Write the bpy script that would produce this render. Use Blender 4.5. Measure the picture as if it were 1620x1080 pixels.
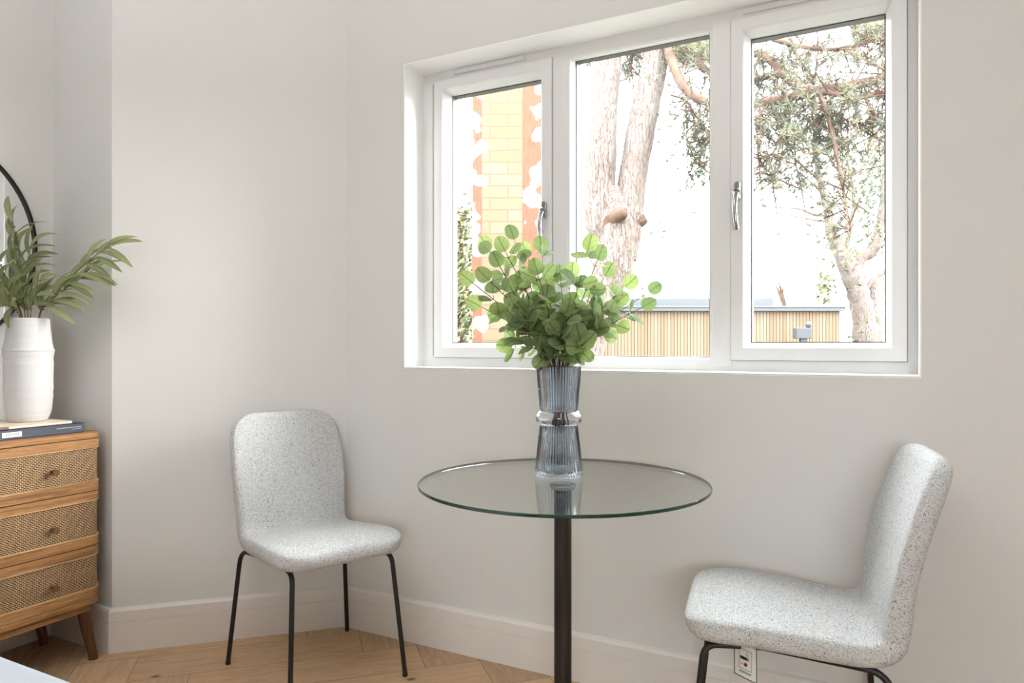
import bpy, bmesh, math, random
from mathutils import Vector, Matrix

for o in list(bpy.data.objects):
    bpy.data.objects.remove(o, do_unlink=True)
SC = bpy.context.scene
COL = SC.collection
PI = math.pi

# ------------------------------------------------------------------ camera, sky, sun, lights, exposure
TH = math.radians(27.8)           # the room's x axis runs along the window wall, the camera looks TH to the left of +y
CAM_H, FPX, V0 = 1.10, 1130.0, 545.0
cam_d = bpy.data.cameras.new('camera')
cam = bpy.data.objects.new('camera', cam_d)
COL.objects.link(cam)
cam.location = (0, 0, CAM_H)
cam.rotation_euler = (PI / 2, 0, TH)
cam_d.sensor_width = 36
cam_d.lens = FPX / 1620 * 36
cam_d.shift_y = 5.0 / 1620
cam_d.clip_start = 0.05
SC.camera = cam

vs = SC.view_settings
vs.view_transform = 'Standard'
vs.look = 'None'
vs.gamma = 1
vs.use_curve_mapping = False
vs.exposure = 0.0

wd = bpy.data.worlds.new('sky')
SC.world = wd
wd.use_nodes = True
_nt = wd.node_tree
_bg = _nt.nodes['Background']
_bg.inputs[0].default_value = (0.92, 0.965, 1.0, 1)
# bright overcast sky, about three times brighter overhead than at the horizon
_tc = _nt.nodes.new('ShaderNodeTexCoord')
_sx = _nt.nodes.new('ShaderNodeSeparateXYZ')
_mr = _nt.nodes.new('ShaderNodeMapRange')
_mr.inputs['To Min'].default_value = 8.5
_mr.inputs['To Max'].default_value = 29.0
_nt.links.new(_tc.outputs['Generated'], _sx.inputs[0])
_nt.links.new(_sx.outputs['Z'], _mr.inputs['Value'])
_nt.links.new(_mr.outputs[0], _bg.inputs[1])

sun_d = bpy.data.lights.new('sun', 'SUN')
sun_d.energy = 10.0
sun_d.angle = math.radians(30)
sun_d.color = (1.0, 0.96, 0.9)
sun = bpy.data.objects.new('sun', sun_d)
COL.objects.link(sun)
sun.rotation_euler = Vector((-0.80, -0.51, -0.27)).to_track_quat('-Z', 'Y').to_euler()


def area(name, loc, rot, sx, sy, power, color=(1, 1, 1)):
    d = bpy.data.lights.new(name, 'AREA')
    d.shape = 'RECTANGLE'
    d.size, d.size_y = sx, sy
    d.energy = power
    d.color = color
    o = bpy.data.objects.new(name, d)
    COL.objects.link(o)
    o.location = loc
    o.rotation_euler = rot
    return o


# two added lamps for general fill light, both out of view
area('rear_fill', (1.40, -2.80, 1.40), (PI / 2, 0, 0), 1.4, 1.0, 21, (0.97, 0.985, 1.0))  # added fill lamp just inside the unseen rear window
area('ceiling_bounce_fill', (-1.15, 0.15, 2.1), (PI, 0, 0), 0.7, 0.7, 41, (0.965, 0.985, 1.0))  # added fill lamp aimed at the ceiling, no real fitting there

SC.cycles.max_bounces = 10
SC.cycles.diffuse_bounces = 5
SC.cycles.glossy_bounces = 5
SC.cycles.transmission_bounces = 10
SC.cycles.transparent_max_bounces = 12
SC.cycles.caustics_reflective = False
SC.cycles.caustics_refractive = False
SC.cycles.sample_clamp_indirect = 6


def at(u, v, D):
    """point at depth D in front of the camera (used only to lay out the garden)"""
    X, Z = (u - 810) / FPX * D, CAM_H - (v - V0) / FPX * D
    c, s = math.cos(TH), math.sin(TH)
    return Vector((X * c - D * s, X * s + D * c, Z))


# ------------------------------------------------------------------ materials
def srgb(r, g, b):
    f = lambda c: ((c / 255 + 0.055) / 1.055) ** 2.4 if c > 10 else c / 255 / 12.92
    return (f(r), f(g), f(b), 1)


EXT = 0.155


def ext(r, g, b):
    """outdoor surfaces: real reflectances, much darker than they look through the bright window"""
    c = srgb(r, g, b)
    return (c[0] * EXT, c[1] * EXT, c[2] * EXT, 1)


class Mat:
    def __init__(self, name, color=(0.8, 0.8, 0.8, 1), rough=0.5, metal=0.0, spec=0.5):
        self.m = bpy.data.materials.new(name)
        self.m.use_nodes = True
        self.t = self.m.node_tree
        self.b = self.t.nodes['Principled BSDF']
        self.out = self.t.nodes['Material Output']
        self.b.inputs['Base Color'].default_value = color
        self.b.inputs['Roughness'].default_value = rough
        self.b.inputs['Metallic'].default_value = metal
        self.b.inputs['Specular IOR Level'].default_value = spec

    def n(self, typ, **kw):
        nd = self.t.nodes.new(typ)
        for k, v in kw.items():
            if k.startswith('i_'):
                key = k[2:]
                nd.inputs[int(key) if key.isdigit() else key.replace('_', ' ')].default_value = v
            else:
                setattr(nd, k, v)
        return nd

    def l(self, a, b):
        self.t.links.new(a, b)

    def coord(self, kind='Object', scale=(1, 1, 1)):
        tc = self.n('ShaderNodeTexCoord')
        mp = self.n('ShaderNodeMapping')
        mp.inputs['Scale'].default_value = scale
        self.l(tc.outputs[kind], mp.inputs[0])
        return mp.outputs[0]

    def noise(self, vec, scale, detail=4, rough=0.5, dist=0):
        nz = self.n('ShaderNodeTexNoise')
        nz.inputs['Scale'].default_value = scale
        nz.inputs['Detail'].default_value = detail
        nz.inputs['Roughness'].default_value = rough
        nz.inputs['Distortion'].default_value = dist
        self.l(vec, nz.inputs['Vector'])
        return nz.outputs[0]

    def ramp(self, fac, stops):
        r = self.n('ShaderNodeValToRGB')
        el = r.color_ramp.elements
        while len(el) < len(stops):
            el.new(0.5)
        for e, (p, c) in zip(el, stops):
            e.position = p
            e.color = c if len(c) == 4 else (*c, 1)
        self.l(fac, r.inputs[0])
        return r.outputs[0]

    def mix(self, fac, a, b, mode='MIX'):
        m = self.n('ShaderNodeMix', data_type='RGBA', blend_type=mode)
        for sock, val in ((m.inputs[0], fac), (m.inputs[6], a), (m.inputs[7], b)):
            if hasattr(val, 'links') or isinstance(val, bpy.types.NodeSocket):
                self.l(val, sock)
            elif isinstance(val, (int, float)):
                sock.default_value = val
            else:
                sock.default_value = val
        return m.outputs[2]

    def math(self, op, a, b=None):
        m = self.n('ShaderNodeMath', operation=op)
        for i, val in enumerate((a, b)):
            if val is None:
                continue
            if isinstance(val, bpy.types.NodeSocket):
                self.l(val, m.inputs[i])
            else:
                m.inputs[i].default_value = val
        return m.outputs[0]

    def color(self, c):
        self.l(c, self.b.inputs['Base Color'])

    def bump(self, h, strength=0.2, dist=0.002):
        bp = self.n('ShaderNodeBump')
        bp.inputs['Strength'].default_value = strength
        bp.inputs['Distance'].default_value = dist
        self.l(h, bp.inputs['Height'])
        self.l(bp.outputs[0], self.b.inputs['Normal'])


MATS = {}


def mk(name, *a, **k):
    M = Mat(name, *a, **k)
    MATS[name] = M.m
    return M


# painted plaster, slightly mottled
for nm, col in (('wall_paint', srgb(221, 220, 218)), ('skirting_paint', srgb(228, 223, 219)), ('ceiling_paint', srgb(240, 239, 236))):
    M = mk(nm, col, 0.65 if nm != 'skirting_paint' else 0.4, spec=0.3)
    v = M.coord('Object')
    nz = M.noise(v, 2.2, 3)
    c2 = tuple(x * 0.965 for x in col[:3]) + (1,)
    M.color(M.mix(nz, col, c2))
    M.bump(M.noise(v, 260, 2), 0.06, 0.001)
M = mk('window_white', srgb(226, 226, 226), 0.3)
M = mk('reveal_white', srgb(250, 250, 249), 0.5)
M = mk('gasket', srgb(70, 68, 68), 0.5)
M = mk('seal_line', srgb(150, 148, 146), 0.6)
M = mk('chrome', srgb(158, 158, 158), 0.2, 1.0)
M = mk('dark_chrome', srgb(60, 60, 60), 0.35, 0.8)
M = mk('black_metal', srgb(34, 33, 33), 0.42, 0.3)
M = mk('pole_metal', srgb(50, 45, 42), 0.38, 0.55)
M.color(M.ramp(M.noise(M.coord('Object', (60, 60, 2)), 3, 3), [(0.3, srgb(38, 34, 32)), (0.7, srgb(58, 53, 49))]))
M = mk('mirror_frame', srgb(26, 24, 23), 0.4, 0.4)
M = mk('mirror_glass', (0.93, 0.94, 0.94, 1), 0.01, 1.0)


def pane_mat(name, tint, amount=1.0):
    M = mk(name)
    t = M.t
    tr = M.n('ShaderNodeBsdfTransparent'); tr.inputs[0].default_value = tint
    gl = M.n('ShaderNodeBsdfGlossy'); gl.inputs['Roughness'].default_value = 0.0
    fr = M.n('ShaderNodeFresnel'); fr.inputs[0].default_value = 1.45
    geo = M.n('ShaderNodeNewGeometry')
    M.l(M.math('SUBTRACT', 1.45, M.math('MULTIPLY', geo.outputs['Backfacing'], 1.45 - 1 / 1.45)), fr.inputs[0])
    fac = M.math('MULTIPLY', fr.outputs[0], amount)
    mx = M.n('ShaderNodeMixShader')
    M.l(fac, mx.inputs[0]); M.l(tr.outputs[0], mx.inputs[1]); M.l(gl.outputs[0], mx.inputs[2])
    M.l(mx.outputs[0], M.out.inputs[0])
    return M


pane_mat('pane_glass', (0.985, 0.99, 0.985, 1), 0.6)
pane_mat('table_glass', (0.962, 0.975, 0.966, 1), 0.9)
M = mk('table_glass_edge', srgb(14, 54, 42), 0.08)
M.b.inputs['Transmission Weight'].default_value = 0.1
M.b.inputs['IOR'].default_value = 1.5

# ribbed smoky blue vase glass: refraction plus a little tint
M = mk('vase_glass', (0.70, 0.78, 0.86, 1), 0.0)
M.b.inputs['Transmission Weight'].default_value = 1.0
M.b.inputs['IOR'].default_value = 1.45
M = mk('vase_glass_clear', (0.95, 0.96, 0.985, 1), 0.0)
M.b.inputs['Transmission Weight'].default_value = 1.0
M.b.inputs['IOR'].default_value = 1.45

# boucle fabric: white loops over grey yarn
M = mk('boucle', srgb(230, 232, 234), 0.95, spec=0.1)
v = M.coord('Object')
nz = M.noise(v, 120, 3, 0.6)
vadd = M.n('ShaderNodeVectorMath', operation='SCALE')
vo = M.n('ShaderNodeTexVoronoi', feature='DISTANCE_TO_EDGE'); vo.inputs['Scale'].default_value = 260
warp = M.n('ShaderNodeTexNoise'); warp.inputs['Scale'].default_value = 90; M.l(v, warp.inputs['Vector'])
sc = M.n('ShaderNodeVectorMath', operation='SCALE'); M.l(warp.outputs['Color'], sc.inputs[0]); sc.inputs['Scale'].default_value = 0.012
ad = M.n('ShaderNodeVectorMath', operation='ADD'); M.l(v, ad.inputs[0]); M.l(sc.outputs[0], ad.inputs[1])
M.l(ad.outputs[0], vo.inputs['Vector'])
wv = M.noise(ad.outputs[0], 300, 2, 0.5, 1.5)
edge = M.ramp(vo.outputs['Distance'], [(0.02, (0, 0, 0)), (0.22, (1, 1, 1))])
fl = M.ramp(wv, [(0.40, (0, 0, 0)), (0.56, (1, 1, 1))])
h = M.mix(0.5, edge, fl)
M.color(M.ramp(h, [(0.04, srgb(104, 102, 101)), (0.25, srgb(236, 236, 236)), (0.5, srgb(251, 252, 253))]))
M.bump(h, 0.8, 0.005)

# oak herringbone floor: UV along the plank, a per-plank tint attribute
M = mk('oak_floor', srgb(190, 152, 112), 0.42, spec=0.35)
uv = M.coord('UV')
g1 = M.noise(M.coord('UV', (1.6, 16, 1)), 4, 6, 0.6, 0.8)
g2 = M.noise(M.coord('UV', (3, 90, 1)), 5, 4, 0.6)
base = M.ramp(g1, [(0.25, srgb(164, 130, 98)), (0.5, srgb(192, 159, 125)), (0.75, srgb(208, 178, 146))])
base = M.mix(0.25, base, M.ramp(g2, [(0.3, srgb(146, 114, 84)), (0.7, srgb(216, 190, 158))]))
at_ = M.n('ShaderNodeAttribute', attribute_name='tint')
base = M.mix(1.0, base, M.ramp(at_.outputs['Fac'], [(0, (0.80, 0.79, 0.78)), (1, (1.06, 1.05, 1.03))]), 'MULTIPLY')
kn = M.n('ShaderNodeTexVoronoi'); kn.inputs['Scale'].default_value = 3.2
M.l(M.coord('UV', (1, 1.6, 1)), kn.inputs['Vector'])
base = M.mix(M.ramp(kn.outputs['Distance'], [(0.02, (1, 1, 1)), (0.07, (0, 0, 0))]), base, srgb(92, 62, 42))
M.color(base)
M.bump(g2, 0.05, 0.001)

# rustic oak of the chest of drawers: grain runs along y
def wood(name, stops, scale):
    M = mk(name, stops[0][1], 0.5, spec=0.35)
    g = M.noise(M.coord('Object', scale), 6, 6, 0.65, 1.2)
    k = M.noise(M.coord('Object', tuple(x * 0.35 for x in scale)), 5, 3, 0.5, 2.0)
    c = M.ramp(g, stops)
    c = M.mix(M.ramp(k, [(0.52, (0, 0, 0)), (0.72, (0.6, 0.6, 0.6))]), c, srgb(96, 64, 36))
    M.color(c)
    M.bump(g, 0.12, 0.001)
    return M


wood('rustic_oak', [(0.22, srgb(122, 84, 48)), (0.45, srgb(148, 106, 66)), (0.7, srgb(180, 137, 90))], (14, 1.3, 26))
wood('dark_leg_wood', [(0.25, srgb(66, 42, 26)), (0.6, srgb(104, 70, 44)), (0.8, srgb(120, 84, 54))], (22, 22, 3))
wood('knob_wood', [(0.25, srgb(74, 50, 30)), (0.6, srgb(108, 76, 46)), (0.8, srgb(128, 92, 58))], (22, 22, 22))

wood('pale_moulding', [(0.25, srgb(170, 130, 88)), (0.6, srgb(206, 170, 124)), (0.8, srgb(222, 190, 148))], (22, 1.5, 22))
M = mk('rattan', srgb(190, 150, 100), 0.6)
uvv = M.coord('UV')
br = M.n('ShaderNodeTexBrick')
br.offset = 0.5
M.l(uvv, br.inputs['Vector'])
br.inputs['Scale'].default_value = 1
br.inputs['Brick Width'].default_value = 0.0112
br.inputs['Row Height'].default_value = 0.0056
br.inputs['Mortar Size'].default_value = 0.00095
br.inputs['Mortar Smooth'].default_value = 0.4
br.inputs['Color1'].default_value = srgb(74, 48, 26)
br.inputs['Color2'].default_value = srgb(62, 40, 22)
br.inputs['Mortar'].default_value = srgb(220, 190, 144)
nz = M.noise(uvv, 60, 3)
nv = M.noise(M.coord('UV', (240, 14, 1)), 1, 2)
c = M.mix(M.ramp(nv, [(0.52, (0, 0, 0)), (0.75, (0.4, 0.4, 0.4))]), br.outputs['Color'], srgb(176, 138, 92))
c = M.mix(0.35, c, M.ramp(nz, [(0.3, srgb(120, 88, 56)), (0.7, srgb(240, 214, 176))]), 'MULTIPLY')
M.color(c)
M.bump(br.outputs['Fac'], 0.6, 0.002)

M = mk('white_ceramic', srgb(200, 200, 201), 0.75, spec=0.25)
v = M.coord('Object', (1, 1, 9))
M.bump(M.mix(0.5, M.noise(v, 14, 3), M.noise(M.coord('Object'), 380, 2)), 0.28, 0.003)

# leaves
def leaf_mat(name, c_lo, c_hi, vein, trans, back, rough=0.5):
    M = mk(name, c_lo, rough, spec=0.3)
    a = M.n('ShaderNodeAttribute', attribute_name='tint')
    base = M.ramp(a.outputs['Fac'], [(0, c_lo), (1, c_hi)])
    sep = M.n('ShaderNodeSeparateXYZ')
    M.l(M.coord('UV'), sep.inputs[0])
    ax = M.math('ABSOLUTE', sep.outputs[0])
    mid = M.math('LESS_THAN', ax, 0.035)
    # side veins: lines rising from the midrib
    w = M.math('SINE', M.math('MULTIPLY', M.math('SUBTRACT', sep.outputs[1], M.math('MULTIPLY', ax, 0.8)), 16.0))
    side = M.math('MULTIPLY', M.math('GREATER_THAN', w, 0.965), 0.55)
    f = M.math('MULTIPLY', M.math('MAXIMUM', mid, side), 0.6)
    base = M.mix(f, base, vein)
    geo = M.n('ShaderNodeNewGeometry')
    base = M.mix(M.math('MULTIPLY', geo.outputs['Backfacing'], 0.45), base, back)
    M.color(base)
    tl = M.n('ShaderNodeBsdfTranslucent')
    M.l(M.mix(1.0, base, trans, 'MULTIPLY'), tl.inputs[0])
    mx = M.n('ShaderNodeMixShader')
    mx.inputs[0].default_value = 0.45
    M.l(M.b.outputs[0], mx.inputs[1]); M.l(tl.outputs[0], mx.inputs[2])
    M.l(mx.outputs[0], M.out.inputs[0])


leaf_mat('eucalyptus_leaf', srgb(120, 140, 104), srgb(162, 178, 122), srgb(66, 84, 52), (1.2, 1.25, 0.85, 1), srgb(150, 164, 142))
leaf_mat('willow_leaf', srgb(104, 112, 84), srgb(156, 162, 126), srgb(186, 194, 150), (1.1, 1.15, 0.8, 1), srgb(150, 158, 122))
M = mk('twig', srgb(84, 52, 44), 0.6)
M = mk('willow_twig', srgb(98, 80, 52), 0.6)

M = mk('book_navy', srgb(62, 70, 84), 0.45)
M = mk('book_cream', srgb(232, 214, 196), 0.6)
M = mk('paper', srgb(228, 224, 216), 0.8)
M = mk('label_white', srgb(238, 238, 236), 0.5)
M = mk('label_grey', srgb(150, 156, 164), 0.5)
M = mk('book_brown', srgb(122, 92, 76), 0.5)
M = mk('print_black', srgb(28, 24, 24), 0.5)
M = mk('print_grey', srgb(135, 135, 135), 0.5)
M = mk('print_red', srgb(130, 30, 44), 0.5)
M = mk('print_green', srgb(44, 92, 50), 0.5)
M = mk('duvet', srgb(184, 190, 198), 0.85, spec=0.2)
M.bump(M.noise(M.coord('Object'), 6, 4), 0.25, 0.01)
M = mk('linen_white', srgb(242, 243, 244), 0.85, spec=0.2)
M = mk('bed_base', srgb(150, 148, 146), 0.8)
M = mk('bed_piping', srgb(236, 238, 240), 0.7)

# garden
M = mk('bark', ext(216, 190, 172), 0.9, spec=0.1)
v = M.coord('Object', (10, 10, 1.5))
vo = M.n('ShaderNodeTexVoronoi', feature='DISTANCE_TO_EDGE'); vo.inputs['Scale'].default_value = 3.2
wz = M.n('ShaderNodeTexNoise'); wz.inputs['Scale'].default_value = 2; M.l(v, wz.inputs['Vector'])
sc = M.n('ShaderNodeVectorMath', operation='SCALE'); M.l(wz.outputs['Color'], sc.inputs[0]); sc.inputs['Scale'].default_value = 1.2
ad = M.n('ShaderNodeVectorMath', operation='ADD'); M.l(v, ad.inputs[0]); M.l(sc.outputs[0], ad.inputs[1])
M.l(ad.outputs[0], vo.inputs['Vector'])
crk = M.ramp(vo.outputs['Distance'], [(0.0, ext(140, 100, 82)), (0.05, ext(226, 200, 186)), (0.15, ext(255, 244, 236))])
M.color(M.mix(M.noise(v, 1.2, 4), crk, ext(224, 196, 180), 'MULTIPLY') if False else M.mix(M.ramp(M.noise(v, 1.1, 4), [(0.4, (0, 0, 0)), (0.7, (0.5, 0.5, 0.5))]), crk, ext(246, 218, 200)))
M.bump(vo.outputs['Distance'], 0.5, 0.03)
M = mk('cut_wood', ext(206, 150, 112), 0.9)
M = mk('branch_bark', ext(196, 152, 128), 0.9, spec=0.1)
M.color(M.ramp(M.noise(M.coord('Object'), 9, 4), [(0.3, ext(168, 124, 102)), (0.7, ext(222, 186, 164))]))
M = mk('needles', ext(150, 160, 110), 0.7, spec=0.1)
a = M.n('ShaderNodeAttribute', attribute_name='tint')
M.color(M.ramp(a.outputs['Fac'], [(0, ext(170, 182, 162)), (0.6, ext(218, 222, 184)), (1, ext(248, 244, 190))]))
M = mk('leafy_green', ext(170, 190, 110), 0.7, spec=0.1)
a = M.n('ShaderNodeAttribute', attribute_name='tint')
M.color(M.ramp(a.outputs['Fac'], [(0, ext(176, 190, 160)), (0.55, ext(214, 224, 176)), (1, ext(246, 242, 170))]))
M = mk('cedar', ext(228, 180, 130), 0.7, spec=0.2)
a = M.n('ShaderNodeAttribute', attribute_name='tint')
base = M.ramp(a.outputs['Fac'], [(0, ext(236, 192, 148)), (0.5, ext(248, 216, 180)), (1, ext(254, 234, 206))])
M.color(M.mix(0.3, base, M.ramp(M.noise(M.coord('Object', (12, 12, 1)), 2, 3), [(0.3, ext(240, 200, 162)), (0.7, ext(254, 230, 200))])))
M = mk('cedar_gap', ext(120, 92, 70), 0.9)
M = mk('cedar_backing', ext(190, 150, 112), 0.9)
M = mk('grey_trim', ext(176, 180, 186), 0.5)
M = mk('lamp_grey', ext(138, 146, 154), 0.6)
M = mk('glazing_grey', ext(168, 174, 180), 0.5)
M = mk('dark_line', ext(90, 90, 92), 0.6)
M = mk('lawn', ext(196, 206, 170), 0.95)
M.color(M.ramp(M.noise(M.coord('Object'), 6, 5), [(0.3, ext(176, 180, 160)), (0.7, ext(214, 212, 198))]))
M = mk('render_white', ext(238, 236, 232), 0.9)

M = mk('brickwork', ext(230, 190, 130), 0.85, spec=0.15)
v = M.coord('UV')
br = M.n('ShaderNodeTexBrick'); br.offset = 0.5
M.l(v, br.inputs['Vector'])
br.inputs['Scale'].default_value = 1
br.inputs['Brick Width'].default_value = 0.225
br.inputs['Row Height'].default_value = 0.075
br.inputs['Mortar Size'].default_value = 0.004
br.inputs['Color1'].default_value = ext(246, 226, 192)
br.inputs['Color2'].default_value = ext(238, 204, 164)
br.inputs['Mortar'].default_value = ext(208, 188, 160)
sep = M.n('ShaderNodeSeparateXYZ'); M.l(v, sep.inputs[0])
nzz = M.noise(v, 7.0, 2, 0.4)
nfine = M.noise(M.coord('UV', (60, 4, 1)), 3, 4, 0.7)
red = M.mix(M.ramp(nfine, [(0.4, (0, 0, 0)), (0.6, (1, 1, 1))]), ext(236, 150, 118), ext(244, 184, 154))
isred = M.math('MAXIMUM', M.math('LESS_THAN', sep.outputs[0], 0.062), M.math('GREATER_THAN', sep.outputs[0], 0.315))
c = M.mix(isred, br.outputs['Color'], red)
# splashes of old white render, only near the two arrises
dist = M.math('MINIMUM', sep.outputs[0], M.math('MAXIMUM', M.math('SUBTRACT', 0.42, sep.outputs[0]), 0.0))
lim = M.math('MULTIPLY', M.math('SUBTRACT', nzz, 0.47), 0.55)
pat = M.math('LESS_THAN', dist, lim)
c = M.mix(pat, c, ext(236, 232, 226))
M.color(c)
M.bump(br.outputs['Fac'], 0.3, 0.004)


# ------------------------------------------------------------------ mesh helpers
class MB:
    def __init__(self):
        self.v, self.f, self.mi, self.uv, self.tint, self.sm = [], [], [], {}, {}, []

    def add(self, vs, fs, mi=0, uvs=None, tint=None, smooth=False):
        o = len(self.v)
        self.v += [tuple(p) for p in vs]
        for k, f in enumerate(fs):
            idx = len(self.f)
            self.f.append(tuple(o + i for i in f))
            self.mi.append(mi)
            self.sm.append(smooth)
            if uvs is not None:
                self.uv[idx] = [uvs[i] for i in f]
            if tint is not None:
                self.tint[idx] = tint
        return self

    def box(self, x0, x1, y0, y1, z0, z1, mi=0, tint=None, M=None):
        vs = [(x0, y0, z0), (x1, y0, z0), (x1, y1, z0), (x0, y1, z0), (x0, y0, z1), (x1, y0, z1), (x1, y1, z1), (x0, y1, z1)]
        if M is not None:
            vs = [tuple(M @ Vector(p)) for p in vs]
        return self.add(vs, [(0, 3, 2, 1), (4, 5, 6, 7), (0, 1, 5, 4), (1, 2, 6, 5), (2, 3, 7, 6), (3, 0, 4, 7)], mi, tint=tint)

    def loft(self, loops, mi=0, closed=True, cap=True, smooth=True, uvs=None):
        n = len(loops[0])
        vs = [p for lp in loops for p in lp]
        fs = []
        for a in range(len(loops) - 1):
            for b in range(n if closed else n - 1):
                c = (b + 1) % n
                fs.append((a * n + b, a * n + c, (a + 1) * n + c, (a + 1) * n + b))
        self.add(vs, fs, mi, uvs, smooth=smooth)
        if cap and closed:
            o = len(self.v) - len(vs)
            self.f.append(tuple(o + i for i in reversed(range(n)))); self.mi.append(mi); self.sm.append(False)
            self.f.append(tuple(o + (len(loops) - 1) * n + i for i in range(n))); self.mi.append(mi); self.sm.append(False)
        return self

    def lathe(self, prof, n=48, mi=0, cx=0, cy=0, rib=None, cap=True):
        loops = []
        for (r, z) in prof:
            lp = []
            for i in range(n):
                a = 2 * PI * i / n
                rr = r + (rib(a, z) if rib else 0)
                lp.append((cx + rr * math.cos(a), cy + rr * math.sin(a), z))
            loops.append(lp)
        return self.loft(loops, mi, cap=cap)

    def tube(self, pts, rad, n=10, mi=0, cap=True, twist=None):
        pts = [Vector(p) for p in pts]
        if not isinstance(rad, (list, tuple)):
            rad = [rad] * len(pts)
        loops = []
        up = None
        for i, p in enumerate(pts):
            d = (pts[min(i + 1, len(pts) - 1)] - pts[max(i - 1, 0)])
            if d.length < 1e-9:
                d = Vector((0, 0, 1))
            d.normalize()
            if up is None:
                up = Vector((0, 0, 1)) if abs(d.z) < 0.9 else Vector((1, 0, 0))
            s = d.cross(up)
            if s.length < 1e-6:
                s = d.orthogonal()
            s.normalize()
            up = s.cross(d).normalized()
            loops.append([tuple(p + (s * math.cos(2 * PI * k / n) + up * math.sin(2 * PI * k / n)) * rad[i]) for k in range(n)])
        return self.loft(loops, mi, cap=cap)

    def build(self, name, mats, parent=None, loc=None, rotz=None, sharp=35, bevel=None):
        me = bpy.data.meshes.new(name)
        me.from_pydata(self.v, [], self.f)
        if not isinstance(mats, (list, tuple)):
            mats = [mats]
        for m in mats:
            me.materials.append(MATS[m])
        me.polygons.foreach_set('material_index', self.mi)
        if self.uv:
            ul = me.uv_layers.new(name='UVMap')
            for i, uvs in self.uv.items():
                for li, q in zip(me.polygons[i].loop_indices, uvs):
                    ul.data[li].uv = q[:2]
        if self.tint:
            at2 = me.attributes.new('tint', 'FLOAT', 'FACE')
            for i, t in self.tint.items():
                at2.data[i].value = t
        me.polygons.foreach_set('use_smooth', self.sm)
        bm = bmesh.new(); bm.from_mesh(me)
        if not self.uv and not self.tint:
            bmesh.ops.recalc_face_normals(bm, faces=bm.faces)
        bm.to_mesh(me); bm.free()
        me.update()
        if sharp and any(self.sm):
            me.set_sharp_from_angle(angle=math.radians(sharp))
        o = bpy.data.objects.new(name, me)
        COL.objects.link(o)
        if parent is not None:
            o.parent = parent
        if loc is not None:
            o.location = loc
        if rotz is not None:
            o.rotation_euler = (0, 0, rotz)
        if bevel:
            b = o.modifiers.new('bevel', 'BEVEL')
            b.width = bevel
            b.segments = 2
            b.limit_method = 'ANGLE'
            b.angle_limit = math.radians(40)
            b.harden_normals = False
        return o


def tag(o, label=None, cat=None, group=None, kind=None):
    for k, v in (('label', label), ('category', cat), ('group', group), ('kind', kind)):
        if v:
            o[k] = v
    return o


def empty(name, loc=(0, 0, 0), rz=0):
    o = bpy.data.objects.new(name, None)
    o.empty_display_size = 0.1
    COL.objects.link(o)
    o.location = loc
    o.rotation_euler = (0, 0, rz)
    return o


def struct(o):
    o['kind'] = 'structure'
    return o


def catmull(pts, n):
    """n points per span through pts (tuples of any length)"""
    P = [tuple(2 * a - b for a, b in zip(pts[0], pts[1]))] + list(pts) + [tuple(2 * a - b for a, b in zip(pts[-1], pts[-2]))]
    out = []
    for i in range(1, len(P) - 2):
        for k in range(n):
            t = k / n
            out.append(tuple(0.5 * (2 * b + (c - a) * t + (2 * a - 5 * b + 4 * c - d) * t * t + (3 * b - a - 3 * c + d) * t ** 3)
                             for a, b, c, d in zip(P[i - 1], P[i], P[i + 1], P[i + 2])))
    out.append(tuple(pts[-1]))
    return out


def text_mesh(name, body, size, mat, parent, M, extrude=0.0002, sx=1.0):
    cu = bpy.data.curves.new(name, 'FONT')
    cu.body = body
    cu.size = size
    cu.align_x = 'CENTER'
    cu.align_y = 'CENTER'
    cu.extrude = extrude
    tmp = bpy.data.objects.new(name + '_tmp', cu)
    COL.objects.link(tmp)
    me = bpy.data.meshes.new_from_object(tmp)
    bpy.data.objects.remove(tmp, do_unlink=True)
    me.transform(Matrix.Diagonal((sx, 1, 1, 1)))
    me.transform(M)
    me.materials.clear()
    me.materials.append(MATS[mat])
    o = bpy.data.objects.new(name, me)
    COL.objects.link(o)
    o.parent = parent
    return o


# ------------------------------------------------------------------ room shell
XL, YF, XR, YB, ZC = -2.824, 2.178, 2.62, -2.9, 2.72
YA = 1.5965                       # alcove side wall
C1 = (-1.882, YF)                 # corner window wall / angled wall
C2 = (-2.4635, YA)                # outer corner angled wall / alcove
WT = 0.26
poly = [(XR, YF), C1, C2, (XL, YA), (XL, YB), (XR, YB)]      # counter-clockwise seen from above


def miter(i, t):
    n = len(poly)
    p0, p1, p2 = (Vector(poly[(i - 1) % n]), Vector(poly[i]), Vector(poly[(i + 1) % n]))
    d1, d2 = (p1 - p0).normalized(), (p2 - p1).normalized()
    n1, n2 = Vector((-d1.y, d1.x)), Vector((-d2.y, d2.x))   # inward normals
    m = (n1 + n2) / (1 + n1.dot(n2))
    return p1 + m * t


def wall_slab(name, i, mat='wall_paint'):
    j = (i + 1) % len(poly)
    a, b = Vector(poly[i]), Vector(poly[j])
    ao, bo = miter(i, -WT), miter(j, -WT)
    mb = MB()
    vs = [(a.x, a.y, 0), (b.x, b.y, 0), (bo.x, bo.y, 0), (ao.x, ao.y, 0)]
    vs += [(x, y, ZC) for x, y, _ in vs]
    mb.add(vs, [(0, 3, 2, 1), (4, 5, 6, 7), (0, 1, 5, 4), (1, 2, 6, 5), (2, 3, 7, 6), (3, 0, 4, 7)])
    return struct(mb.build(name, mat))


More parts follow.
